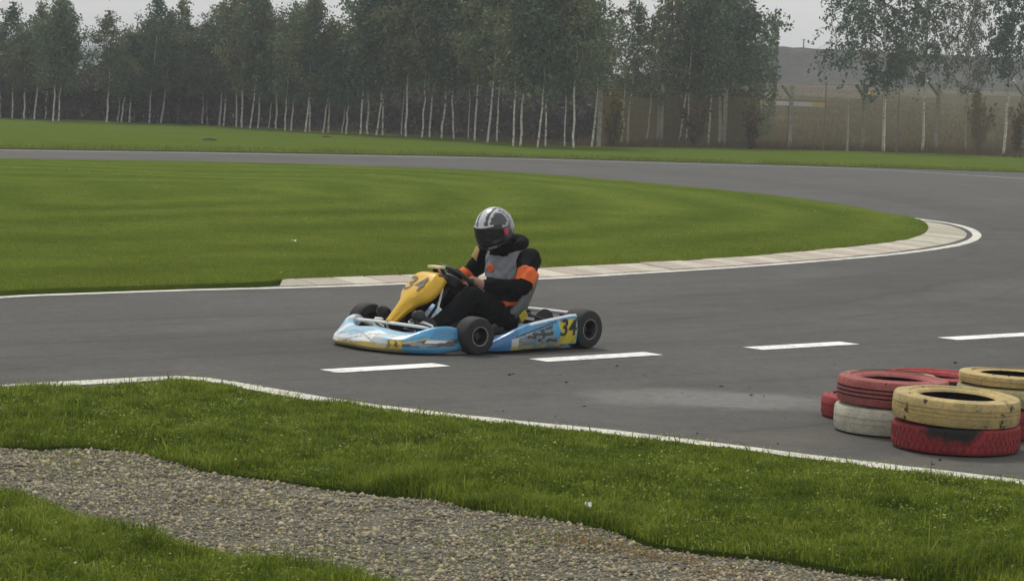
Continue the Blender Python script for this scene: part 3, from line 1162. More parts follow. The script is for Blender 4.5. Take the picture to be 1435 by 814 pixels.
# ------------------------------------------------------------------ birches
n_ = NT('birch_bark')
p_ = n_.obj()
f_ = n_.noise(9, 4, 0.7, n_.scaled(p_, (1, 1, 2.6)))
g_ = n_.noise(1.6, 3, 0.6, p_)
c_ = n_.ramp(f_, [(0.36, (0.10, 0.09, 0.08)), (0.45, (0.50, 0.48, 0.42)), (0.62, (0.80, 0.78, 0.70))])
c_ = n_.mix(n_.maprange(g_, 0.48, 0.75, 0, 0.45), c_, (0.30, 0.27, 0.22))
M['bark'] = n_.finish(c_, 0.85, 0, None, 0.2)
n_ = NT('grey_bark')
f_ = n_.noise(7, 4, 0.7, n_.scaled(n_.obj(), (1, 1, 1.6)))
M['bark_grey'] = n_.finish(n_.ramp(f_, [(0.35, (0.06, 0.055, 0.05)), (0.65, (0.17, 0.155, 0.135))]), 0.9, 0, None, 0.2)
M['twig'] = plain('dark_twig', (0.055, 0.045, 0.038), 0.9)
M['birch_leaf'] = foliage('birch_leaf', [(0.0, (0.062, 0.128, 0.078)), (0.35, (0.115, 0.168, 0.088)), (0.65, (0.160, 0.182, 0.088)), (1.0, (0.24, 0.22, 0.095))], 0.25, 0.6, 0.9, 0.2, 0.5)
M['dark_leaf'] = foliage('dark_leaf', [(0.0, (0.050, 0.120, 0.082)), (0.5, (0.100, 0.160, 0.096)), (1.0, (0.170, 0.195, 0.096))], 0.2, 0.6, 0.9, 0.2, 0.4)
M['brush'] = foliage('dry_brush', [(0.0, (0.070, 0.056, 0.048)), (0.5, (0.096, 0.078, 0.066)), (0.85, (0.115, 0.098, 0.076)), (1.0, (0.13, 0.13, 0.06))], 0.1, 0.5, 0.5)
M['olive_brush'] = foliage('olive_brush', [(0.0, (0.085, 0.078, 0.024)), (0.5, (0.130, 0.118, 0.034)), (1.0, (0.180, 0.160, 0.050))], 0.15, 0.5, 0.5)
M['olive_leaf'] = foliage('olive_leaf', [(0.0, (0.08, 0.066, 0.018)), (0.5, (0.15, 0.118, 0.026)), (1.0, (0.22, 0.17, 0.04))], 0.25, 0.4, 0.8)
M['rust_leaf'] = foliage('rust_leaf', [(0.0, (0.075, 0.054, 0.027)), (0.5, (0.13, 0.09, 0.04)), (1.0, (0.18, 0.13, 0.056))], 0.2, 0.4, 0.8)


def leaf_cloud(cen, size, asp=1.6, droop=0.5):
    """(N,3) centres -> quads, random orientation, hanging a little"""
    n = len(cen)
    d = rng.normal(0, 1, (n, 3))
    d[:, 2] -= droop
    d /= np.linalg.norm(d, axis=1)[:, None]
    e = np.cross(d, rng.normal(0, 1, (n, 3)))
    e /= np.linalg.norm(e, axis=1)[:, None] + 1e-9
    s = size * rng.uniform(0.6, 1.4, n)
    a, bq = d * (s * asp / 2)[:, None], e * (s / 2)[:, None]
    V = np.stack([cen - a, cen + bq, cen + a, cen - bq], 1).reshape(-1, 3)
    i = np.arange(n) * 4
    return V, np.stack([i, i + 1, i + 2, i + 3], 1), np.repeat(rng.random(n), 4)


def make_tree_meshes(name, H, base, wid, nbr, nleaf, size, rise, mat_l, mat_t, shape=0.6, r0=0.045, seed=0, tuft=0.09, hang=0.35, twigs=False):
    """a trunk with limbs and a leafy crown; H total height, base height of crown"""
    r = np.random.default_rng(seed)
    k = 9
    ph = r.uniform(0, 6.28, 2)
    cx = lambda z: 0.07 * H / 6 * math.sin(z / H * 4 + ph[0])
    cy = lambda z: 0.07 * H / 6 * math.sin(z / H * 4 + ph[1])
    x00, y00 = cx(0), cy(0)
    tb = MB()
    k = 14
    kx = [r.normal(0, 0.022) if 0 < i < k else 0 for i in range(k + 1)]
    pts = [(cx(H * i / k) - x00 + kx[i], cy(H * i / k) - y00, H * i / k) for i in range(k + 1)]
    tb.tube(pts, [r0 * (1 - 0.82 * i / k) for i in range(k + 1)], 7)
    cen = []
    twig = MB()
    for q in range(nbr):
        t = (q + r.random()) / nbr
        z0 = base + (H * 0.97 - base) * t
        prof = math.sin(math.pi * min(1, (t * 0.86 + 0.14)) ** shape) ** 0.8
        L = wid * max(0.10, prof) * r.choice([0.45, 0.75, 0.95, 1.1, 1.35])
        az = q * 2.399 + r.uniform(-0.5, 0.5)
        up = rise * r.uniform(0.6, 1.3)
        p0 = np.array([cx(z0) - x00, cy(z0) - y00, z0])
        dirv = np.array([math.cos(az) * math.cos(up), math.sin(az) * math.cos(up), math.sin(up)])
        pm = p0 + dirv * L * 0.55
        pe = p0 + dirv * L + np.array([0, 0, -0.12 * L])
        twig.tube([p0, pm, pe], [0.016 + 0.008 * (1 - t), 0.011, 0.005], 4, caps=False)
        nl = max(10, int(nleaf / nbr * (0.35 + 0.9 * L / wid)))
        ns = max(3, int(4 + 6 * L / wid))
        for g in range(ns):
            u = r.beta(1.7, 1.0)
            q0 = p0 + (pe - p0) * u
            sl = (0.25 + 0.35 * r.random()) * (0.45 + 0.55 * L)
            sd_ = dirv * 0.5 + r.normal(0, 0.55, 3) + np.array([0, 0, r.uniform(-0.45, 0.25)])
            sd_ /= np.linalg.norm(sd_)
            q1 = q0 + sd_ * sl * 0.6
            q2 = q0 + sd_ * sl + np.array([0, 0, -hang * sl])
            if twigs:
                twig.tube([q0, q1, q2], [0.006, 0.005, 0.003], 3, caps=False)
            m_ = max(3, nl // ns)
            t_ = np.sqrt(r.random(m_))[:, None]
            cc = (1 - t_) ** 2 * q0 + 2 * t_ * (1 - t_) * q1 + t_ ** 2 * q2
            cen.append(cc + r.normal(0, tuft, (m_, 3)) * np.array([1, 1, 1.2]))
    c = r.normal(0, 1, (int(nleaf * 0.02), 3)) * np.array([0.10, 0.10, 0.25]) + [pts[-1][0], pts[-1][1], H * 0.97]
    cen.append(c)
    cen = np.vstack(cen)
    cen[:, 2] = np.maximum(cen[:, 2], base * 0.75)
    V, F, a = leaf_cloud(cen, size)
    return (tb.mesh(name + '_trunk', mat_t, True), twig.mesh(name + '_limbs', M['twig'], False), fast_mesh(name + '_crown', V, [F], mat_l, {'rnd': a}))


VAR = []
for i in range(7):
    VAR.append(make_tree_meshes('birch', 6.0, 1.6 + 0.1 * (i % 3), 1.15 + 0.15 * (i % 3), 30, 5200, 0.078, R(38 + 4 * (i % 4)), M['birch_leaf'] if i % 3 else M['dark_leaf'], M['bark'], (0.62, 0.95, 0.75, 0.85, 0.68, 1.0, 0.8)[i], 0.033 + 0.004 * (i % 3), 100 + i, 0.11))
VARS = [make_tree_meshes('birch', 6.0, 1.9, 1.3, 26, 2300, 0.075, R(42), M['birch_leaf'], M['bark'], 0.5, 0.042, 140 + i, 0.07, 0.5, True) for i in range(2)]
SPARSE = make_tree_meshes('sparse_birch', 7.2, 2.3, 1.65, 40, 5200, 0.070, R(40), M['birch_leaf'], M['bark'], 0.7, 0.06, 201, 0.055, 0.7, True)
SPARSE2 = make_tree_meshes('sparse_tree', 7.4, 2.2, 2.25, 50, 11000, 0.075, R(30), M['dark_leaf'], M['bark'], 0.75, 0.075, 202, 0.065, 0.7, True)
SPARSE3 = make_tree_meshes('sparse_tree', 7.0, 2.4, 1.6, 40, 7000, 0.072, R(38), M['dark_leaf'], M['bark'], 0.7, 0.06, 203, 0.06, 0.7, True)
DENSE = make_tree_meshes('broad_tree', 7.6, 1.9, 1.9, 60, 16000, 0.085, R(38), M['dark_leaf'], M['bark'], 0.55, 0.07, 204, 0.14)

# skyline of the crowns in the photo: pixel column -> pixel row
SKY = np.array([(-40, 30), (0, 42), (10, 25), (18, 4), (28, 40), (38, 40), (48, 5), (65, 0), (85, -5), (97, 12), (106, 42), (118, 60), (134, 48), (143, 20), (152, 8), (160, 16),
                (174, 38), (188, 30), (199, 2), (212, -8), (222, 14), (236, 22), (243, 2), (256, -8), (265, 10), (275, 42), (288, 32), (303, 10), (320, 0), (345, -20), (366, -15),
                (378, 18), (390, 20), (403, 15), (412, 5), (425, 10), (440, -12), (455, 8), (466, 28), (475, 66), (484, 38), (494, 15), (510, -20), (560, -60), (650, -80), (760, -70),
                (820, -60), (860, -25), (890, 10), (910, 20), (935, -10), (960, -60), (1010, -60)], float)


def skyline(px):
    return float(np.interp(px, SKY[:, 0], SKY[:, 1]))


# (foot x, foot y, head x of the bare trunk, its y, clear)
TR = [(1, 166, 4, 131, 1), (17, 167, 18, 129, 1), (34, 168, 34, 132, 1), (40, 168, 46, 122, 0), (48, 169, 52, 119, 1), (63, 170, 69, 113, 0), (74, 172, 79, 123, 1), (82, 172, 87, 110, 1),
      (149, 174, 151, 125, 1), (165, 174, 168, 150, 0), (170, 174, 173, 140, 1), (181, 174, 185, 139, 1), (187, 174, 190, 154, 0), (200, 174, 203, 150, 0), (209, 175, 211, 146, 1), (219, 175, 223, 150, 0),
      (225, 175, 230, 149, 1), (240, 175, 241, 158, 0), (249, 175, 250, 120, 2), (265, 175, 272, 123, 1), (273, 176, 275, 152, 0), (283, 177, 288, 125, 1), (291, 177, 295, 114, 1), (307, 178, 311, 125, 1),
      (313, 179, 320, 130, 1), (331, 180, 332, 112, 1), (339, 181, 344, 117, 1), (350, 182, 357, 134, 1), (361, 182, 362, 146, 1), (376, 183, 381, 146, 0), (387, 183, 388, 137, 1), (399, 185, 403, 144, 1),
      (408, 185, 410, 143, 1), (428, 187, 432, 140, 1), (434, 187, 437, 140, 1), (452, 188, 459, 135, 1), (460, 188, 467, 155, 1), (479, 190, 482, 172, 0), (485, 190, 486, 169, 1), (505, 191, 511, 133, 1),
      (515, 191, 517, 132, 1), (527, 192, 535, 133, 1), (536, 192, 539, 133, 2), (562, 193, 567, 145, 0), (569, 194, 571, 140, 1), (591, 195, 598, 150, 1), (602, 195, 603, 152, 1), (619, 196, 624, 148, 1),
      (636, 197, 634, 148, 1), (656, 198, 659, 140, 0), (665, 199, 668, 148, 1), (683, 201, 689, 148, 1), (696, 200, 697, 150, 1), (719, 205, 724, 138, 1), (729, 205, 736, 142, 1), (753, 207, 759, 136, 1),
      (764, 206, 765, 136, 2), (791, 208, 795, 137, 0), (804, 209, 803, 121, 1), (829, 209, 837, 140, 1), (872, 207, 874, 163, 1), (879, 207, 883, 147, 1), (905, 207, 913, 152, 1), (921, 207, 926, 150, 1),
      (950, 208, 957, 163, 1), (961, 208, 963, 163, 1), (992, 209, 997, 140, 1)]

ORD = ['', 'first', 'second', 'third', 'fourth', 'fifth', 'sixth', 'seventh', 'eighth', 'ninth', 'tenth', 'eleventh', 'twelfth', 'thirteenth']
MARKS = [(116, 'the open gap in the birch row'), (249.5, 'the birch above the molehill'), (536, 'the twin-stemmed pale birch'), (764.5, 'the tall pale trunk'), (838.6, 'the end fence post')]


def tree_label(px, clear, dx):
    if px == 249:
        return 'birch with pale trunk showing high in its crown, behind and left of the large molehill'
    if px == 536:
        return 'birch whose pale trunk climbs far up the dark crowns, in mid row'
    if px == 764:
        return 'tall birch with bright trunk reaching up into the crown, left of the end fence post'
    xs = [t[0] for t in TR]
    mk = min(MARKS, key=lambda m: abs(m[0] - px))
    lo, hi = min(mk[0], px), max(mk[0], px)
    k = sum(1 for x in xs if lo < x < hi and abs(x - mk[0]) > 1) + 1
    side = 'left' if px < mk[0] else 'right'
    look = 'dim thin birch' if clear == 0 else ('slanting birch' if dx >= 6 else 'upright birch')
    nm = {116: 'the gap in the row', 249.5: 'the high-trunked birch by the molehill', 536: 'the mid-row birch with longest trunk', 764.5: 'the tall bright-trunked birch', 838.6: 'the end fence post'}[mk[0]]
    return f'{look}, {ORD[k]} {side} of {nm}'


def plant_tree(var, name, px, py, hx, hy, top, base_frac, label, cat, group, zrot, widen=1.0, H0=6.0, clear=1, dd=0.0):
    x, y = at(px, py, 0.05)
    y2 = y + dd
    x2 = x * y2 / y
    s = FPX / y2
    H = max(2.5, (py - top) / s)
    lean = math.atan2((hx - px), (py - hy)) - ROLL
    t = thing(name, label, cat, (x2, y2, 0.04), 0, group)
    k = H / H0
    wk = widen * (0.55 + 0.45 * k)
    t.rotation_euler = (rng.normal(0, 0.01), lean * 0.6, 0)
    me_t, me_l, me_c = var
    o = obj('trunk', me_t, t)
    o.rotation_euler = (0, 0, zrot)
    tk = (1.0 if clear else 0.75)
    o.scale = (tk, tk, k)
    lim = obj('limb', me_l, t)
    lim.rotation_euler = (0, 0, zrot)
    lim.scale = (wk, wk, k)
    o = obj('crown', me_c, t)
    o.rotation_euler = (0, 0, zrot)
    o.scale = (wk, wk, k)
    stuff(lim)
    return t


GRP = 'birches planted in rows beyond the track'
for i, (px, py, hx, hy, cl) in enumerate(TR):
    own = skyline(px + (px - 717) * 0.0 + (hx - px) * 1.2)
    neigh = min(skyline(px - 6), skyline(px + 10))
    top = own if cl else own + 25
    top = max(top, -140) + rng.uniform(0, 14)
    frac = 0.3
    plant_tree(VAR[i % 7] if not 815 < px < 945 else VARS[i % 2], 'birch_tree', px, py, hx, hy, top, frac, tree_label(px, cl, hx - px), 'birch tree', GRP, rng.uniform(0, 6.28),
               1.0 if px > 480 else 0.92, 6.0, cl, (0.0 if cl else 2.2) + (2.5 if px > 826 else 0.0))

plant_tree(DENSE, 'broad_tree', 1007, 208, 1014, 140, -75, 0.3, 'big dense rounded tree filling the right end of the row behind the fence', 'tree', None, 0.4, 1.0, 7.6, 1, 3.5)
plant_tree(SPARSE2, 'dark_tree', 1238, 214, 1231, 30, -70, 0.3, 'loose dark-stemmed tree standing alone right of the sky gap', 'tree', None, 1.0, 1.0, 7.4)
plant_tree(SPARSE, 'birch_tree', 1292, 214, 1294, 130, -75, 0.3, 'thin see-through birch with pale stem behind the white-tipped fence arm', 'birch tree', None, 2.0, 0.95, 7.2)
plant_tree(SPARSE3, 'birch_tree', 1406, 219, 1408, 85, -80, 0.3, 'leafy birch with straight pale stem at the right end of the fence', 'birch tree', None, 0.2, 1.0, 7.0)
plant_tree(SPARSE, 'birch_tree', 1353, 216, 1356, 140, -30, 0.3, 'spindly birch between the thin birch and the straight one at the fence', 'birch tree', None, 4.4, 0.7, 7.2, 0, 3.0)

# the wood behind the front rows: one mass of crowns and brush that nobody could count
cen, sizes = [], []
for k in range(46000):
    px = rng.uniform(-190, 1075)
    if 100 < px < 131 and rng.random() < 0.93:
        continue
    d = rng.uniform(96, 106)
    x = (px - PW / 2) / FPX * d
    topz = (horizon_y(px) - max(skyline(px), -90)) / FPX * d + CAMZ
    if 845 < px < 935:
        topz = min(topz, (horizon_y(px) - 60) / FPX * d + CAMZ)
    topz = max(1.2, topz * 0.66)
    z = topz * (1 - rng.beta(1.0, 1.2)) if rng.random() < 0.8 else topz * rng.uniform(0.5, 1.05)
    cen.append((x, d, max(0.6, z)))
V, F, a = leaf_cloud(np.array(cen), 0.13)
stuff(obj('woodland', fast_mesh('woodland', V, [F], M['dark_leaf'], {'rnd': a})))
for nm_, a0_, a1_, mt_, cnt_ in (('undergrowth', -190, 832, M['brush'], 34000), ('undergrowth', 826, 1050, M['olive_brush'], 12000)):
    cen = []
    for k in range(cnt_):
        px = rng.uniform(a0_, a1_)
        d = rng.uniform(94.5, 100.0)
        x = (px - PW / 2) / FPX * d
        topz = (1.9 if px < 830 else 2.3) * (0.75 + 0.5 * vnoise(np.array([(x, d)]), 0.5, 81)[0])
        cen.append((x, d, topz * rng.uniform(0, 1) ** 0.8))
    V, F, a = leaf_cloud(np.array(cen), 0.10, 3.0, -0.8)
    stuff(obj(nm_, fast_mesh(nm_, V, [F], mt_, {'rnd': a})))
# dry grass at the foot of the trees and along the fence
p = np.repeat(foot, 420, 0)
p = p + np.stack([rng.normal(0, 0.6, len(p)), np.abs(rng.normal(0, 1.5, len(p))) + 0.05], 1)
p = p[in_view(p, 2)]
right = p[:, 0] / p[:, 1] * FPX + PW / 2
h = np.where(right > 815, 0.34, 0.20) * rng.uniform(0.3, 1.2, len(p)) * (0.5 + vnoise(p, 0.6, 83))
blades('dry_grass', p, np.full(len(p), 0.02), h, np.full(len(p), 0.03), M['dry_blade'], 0.35, False)
# rough dead grass over the meadow behind the fence
n = 60000
px = rng.uniform(800, 1480, n)
d = 93 + (rng.random(n) ** 1.4) * 150
p = np.stack([(px - PW / 2) / FPX * d, d], 1)
blades('meadow_grass', p, z_meadow(p), (0.34 - 0.24 * np.clip((d - 95) / 120, 0, 1)) * rng.uniform(0.4, 1.4, n), np.full(n, 0.05), M['dry_blade'], 0.5, False)


def shrub(px, py, hgt, wid, mat, label, dd=0.6, nl=900):
    x, y = at(px, py, 0.03)
    x, y = x * (y + dd) / y, y + dd
    t = thing('shrub', label, 'shrub', (x, y, 0))
    st = MB()
    cen = []
    for k in range(11):
        az, up = rng.uniform(0, 6.28), rng.uniform(R(50), R(86))
        L = hgt * rng.uniform(0.7, 1.05)
        e = np.array([math.cos(az) * math.cos(up) * wid / hgt * 1.3, math.sin(az) * math.cos(up), math.sin(up)]) * L
        st.tube([(0, 0, 0), tuple(e * 0.5 + [0, 0, 0.1]), tuple(e)], [0.018, 0.012, 0.005], 5)
        u = rng.beta(1.5, 1.1, nl // 11)
        cen.append(np.outer(u, e) + rng.normal(0, 0.13 * wid, (len(u), 3)))
    st.build('stem', M['twig'], t)
    cen = np.vstack(cen)
    cen[:, 2] = np.abs(cen[:, 2]) + 0.03
    V, F, a = leaf_cloud(cen, 0.09)
    obj('foliage', fast_mesh('shrub_foliage', V, [F], mat, {'rnd': a}), t)


shrub(1052, 211, 1.9, 0.55, M['rust_leaf'], 'brown half-dead shrub at the fence just right of the big dense tree', 0.5, 800)
shrub(1368, 216, 2.5, 0.75, M['olive_leaf'], 'mustard-leaved shrub behind the fence between the two right birches', 0.5, 1200)
shrub(1425, 219, 2.2, 0.6, M['olive_leaf'], 'low olive shrub behind the fence at the right edge', 0.8, 700)
shrub(860, 208, 1.9, 0.7, M['olive_leaf'], 'yellowish climbing shrub in the mesh right beside the end fence post', 0.7, 500)
shrub(975, 209, 1.7, 0.8, M['rust_leaf'], 'low reddish shrub behind the fence left of the big dense tree', 0.9, 500)

# ------------------------------------------------------------------ the fence
M['post'] = plain('fence_post_concrete', (0.31, 0.295, 0.24), 0.9, 0, 0.2, 0.3, 6)
M['tip'] = plain('fence_arm_cap', (0.62, 0.60, 0.55), 0.7)
M['wire'] = plain('rusty_wire', (0.235, 0.195, 0.090), 0.85, 0.0)
FP = [(838.6, 208, 841, 118), (925, 207, 928, 119), (1014, 208, 1017, 120), (1106, 211, 1109, 119), (1208, 213, 1210, 118), (1311, 215, 1313, 117), (1430, 219, 1432, 117), (1545, 223, 1547, 116)]
fence = thing('chain_link_fence', 'tall rusty wire-mesh fence on grey posts with slanted barbed-wire arms along the meadow', 'fence', (0, 0, 0))
tops = []
fpos = []
for i, (bx, by, tx, ty) in enumerate(FP):
    dist = at(bx, by + 0.5, 0)[1]
    q = at_d(bx, by, dist)
    top = at_d(tx, ty, dist)
    hgt = top.z
    fpos.append((q.x, dist, hgt))
    b = MB()
    b.box((q.x, dist, hgt / 2 - 0.05), (0.15, 0.15, hgt + 0.1), bev=0.014)
    post = b.build('fence_post', M['post'], fence)
    # the arm leaves the post below its head and leans out to the left
    a0 = Vector((q.x - 0.05, dist, hgt - 0.42))
    a1 = Vector((q.x - 0.40, dist - 0.15, hgt - 0.02))
    b = MB()
    b.tube([a0, a1], [0.085, 0.07], 6)
    b.build('arm', M['post'], post)
    if i >= 5:
        b = MB()
        b.tube([a1 - Vector((0.01, 0.004, 0.0)), a1 + (a1 - a0).normalized() * 0.16], [0.078, 0.07], 6)
        b.build('arm_cap', M['tip'], post)
    tops.append((a0, a1, q.x, dist, hgt))
for (xa, ya, ha), (xb, yb, hb) in zip(fpos[:-1], fpos[1:]):
    b = MB()
    W_ = math.hypot(xb - xa, yb - ya)
    Hm = min(ha, hb) - 0.42
    ux, uy = (xb - xa) / W_, (yb - ya) / W_
    pit, wr = 0.10, 0.0075
    yo = 0.03

    def pt(s, z):
        return (xa + ux * s, ya + uy * s + yo, z)
    nst = int((W_ + Hm) / pit)
    for k in range(nst):
        for sg in (1, -1):
            s0 = k * pit - Hm
            # strand s = s0 + z (or mirrored)
            za, zb = max(0.02, -s0), min(Hm, W_ - s0)
            if zb - za < 0.03:
                continue
            p0, p1 = (s0 + za, za), (s0 + zb, zb)
            if sg < 0:
                p0, p1 = (W_ - p0[0], p0[1]), (W_ - p1[0], p1[1])
            b.tube([pt(*p0), pt(*p1)], wr, 3, caps=False)
    for z in (Hm, Hm * 0.5, 0.06):
        b.tube([pt(0, z), pt(W_, z)], 0.006, 3, caps=False)
    stuff(b.build('mesh_panel', M['wire'], fence, fix=False))
b = MB()
for f in (0.35, 0.65, 0.95):
    pts = [tuple(a0.lerp(a1, f)) for a0, a1, *_ in tops]
    b.tube(pts, 0.006, 3, caps=False)
    for (pa, pb) in zip(pts[:-1], pts[1:]):
        for k in range(1, 20):
            c = Vector(pa).lerp(Vector(pb), k / 20)
            b.box(c, (0.02, 0.02, 0.03))
stuff(b.build('barbed_wire', M['wire'], fence, fix=False))

# thin lone pole and stubs behind the fence
for (px, py, tx, ty, r_, lab) in [(1255, 213, 1261, 117, 0.03, 'thin dark pole leaning behind the fence right of the dark tree'), (1153, 211, 1158, 117, 0.025, 'thin brown pole behind the fence left of the dark tree'),
                                  (1187, 212, 1188, 140, 0.05, 'short pale stake behind the fence close left of the dark tree')]:
    d = 92.5
    q, t_ = at_d(px, py, d), at_d(tx, ty, d)
    b = MB()
    b.tube([(q.x, d, -0.05), ((q.x + t_.x) / 2 + 0.02, d, t_.z / 2), (t_.x, d, t_.z)], [r_, r_ * 0.9, r_ * 0.8], 7)
    b.lathe([(0.0, 0.0), (r_ * 1.15, 0.0), (r_ * 1.15, 0.05), (0.0, 0.06)], 7, 0, Matrix.Translation((t_.x, d, t_.z - 0.02)))
    tag(b.build('pole' if r_ < 0.04 else 'stake', M['pole'] if r_ < 0.04 else M['post']), lab, 'pole' if r_ < 0.04 else 'stake')


# ------------------------------------------------------------------ molehills on the far verge, scraps on the grass
n_ = NT('mole_soil')
f_ = n_.noise(14, 5, 0.7, n_.obj())
M['soil'] = n_.finish(n_.ramp(f_, [(0.3, (0.018, 0.014, 0.010)), (0.7, (0.045, 0.036, 0.026))]), 0.95, 0, n_.bump(f_, 0.9, 0.05), 0.1)


def molehill(px, py, w_, h_, label):
    x, y = at(px, py, 0.07)
    b = MB()
    rows = []
    for j in range(7):
        t = j / 6
        rr = w_ / 2 * math.cos(t * math.pi / 2) ** 0.8
        row = []
        for i in range(18):
            a = 2 * math.pi * i / 18
            k = 1 + 0.14 * math.sin(3 * a + 1) + rng.uniform(-0.08, 0.08)
            row.append((rr * k * math.cos(a), rr * k * math.sin(a), h_ * math.sin(t * math.pi / 2) * rng.uniform(0.93, 1.04)))
        rows.append(row)
    b.grid(rows, closed_u=True)
    o = b.build('molehill', M['soil'], smooth=True)
    o.location = (x, y, 0.05)
    tag(o, label, 'molehill')


molehill(293, 198.5, 0.50, 0.11, 'large dark molehill on the mown strip beyond the track')
molehill(189, 201.5, 0.26, 0.05, 'small low molehill left of the large one on the mown strip')
molehill(457, 192.5, 0.36, 0.07, 'flat dark molehill at the foot of the birches, right of the others')

M['paper'] = plain('paper_white', (0.78, 0.78, 0.75), 0.8)
for px, py, s_, lab, host in [(824, 713, 0.018, 'small white scrap lying in the near grass verge', z_verge), (412, 338, 0.035, 'white scrap on the infield lawn left of the kart', z_lawn)]:
    x, y = at(px, py, 0.08)
    b = MB()
    rows = []
    for j in range(4):
        rows.append([((i - 1.5) * s_ * 0.5 + rng.normal(0, 0.002), (j - 1.5) * s_ * 0.4, 0.012 * math.sin(i * 1.9 + j) + 0.05) for i in range(4)])
    b.grid(rows)
    o = b.build('paper_scrap', M['paper'])
    md = o.modifiers.new('thick', 'SOLIDIFY')
    md.thickness = 0.001
    o.location = (x, y, float(host(np.array([(x, y)]))[0]))
    tag(o, lab, 'scrap')

# ================================================================== TYRE STACKS
def mat_tyre(name, c0, c1, wear, wscale=9.0, streak=(0.10, 0.09, 0.07)):
    n = NT(name)
    p = n.obj()
    oi = n.n('ShaderNodeObjectInfo').outputs['Random']
    ofs = n.n('ShaderNodeVectorMath', operation='ADD')
    n.l(p, ofs.inputs[0])
    cb = n.n('ShaderNodeCombineXYZ')
    n.l(n.math('MULTIPLY', oi, 17.0), cb.inputs[0])
    n.l(cb.outputs[0], ofs.inputs[1])
    q = ofs.outputs[0]
    a = n.noise(wscale, 5, 0.7, q)
    c = n.ramp(n.noise(4, 4, 0.65, q), [(0.3, c0), (0.7, c1)])
    fine = n.noise(70, 4, 0.7, q)
    c = n.mix(n.maprange(fine, 0.45, 0.7, 0, 0.55), c, tuple(x * 0.5 for x in c0))
    c = n.mix(n.maprange(n.noise(6, 6, 0.75, n.scaled(q, (1, 1, 0.5))), 0.42, 0.68, 0, 0.75), c, streak)
    c = n.mix(n.maprange(n.noise(24, 4, 0.7, n.scaled(q, (1, 1, 2.2))), 0.5, 0.72, 0, 0.5), c, tuple(x * 0.6 for x in streak))
    c = n.mix(n.maprange(a, wear, wear + 0.05, 0, 0.95), c, (0.022, 0.021, 0.02))
    return n.finish(c, 0.75, 0, n.bump(n.noise(55, 4, 0.7, q), 0.55, 0.006), 0.3)


T_RED = mat_tyre('tyre_red_paint', (0.27, 0.028, 0.032), (0.36, 0.055, 0.055), 0.64, 9, (0.20, 0.035, 0.033))
T_PINK = mat_tyre('tyre_faded_red_paint', (0.31, 0.062, 0.060), (0.44, 0.16, 0.14), 0.66, 8, (0.22, 0.06, 0.055))
T_YEL = mat_tyre('tyre_yellow_paint', (0.50, 0.37, 0.14), (0.62, 0.46, 0.20), 0.60, 13, (0.25, 0.23, 0.12))
T_CRM = mat_tyre('tyre_cream_paint', (0.55, 0.53, 0.42), (0.62, 0.60, 0.49), 0.69, 9, (0.30, 0.29, 0.22))
T_OLD = mat_tyre('tyre_old_yellow_paint', (0.42, 0.38, 0.18), (0.52, 0.46, 0.24), 0.64, 12, (0.20, 0.19, 0.11))
n_ = NT('bare_rubber')
M['rubber'] = n_.finish(n_.ramp(n_.noise(20, 4, 0.65, n_.obj()), [(0.3, (0.014, 0.013, 0.012)), (0.7, (0.035, 0.033, 0.03))]), 0.85, 0, None, 0.35)


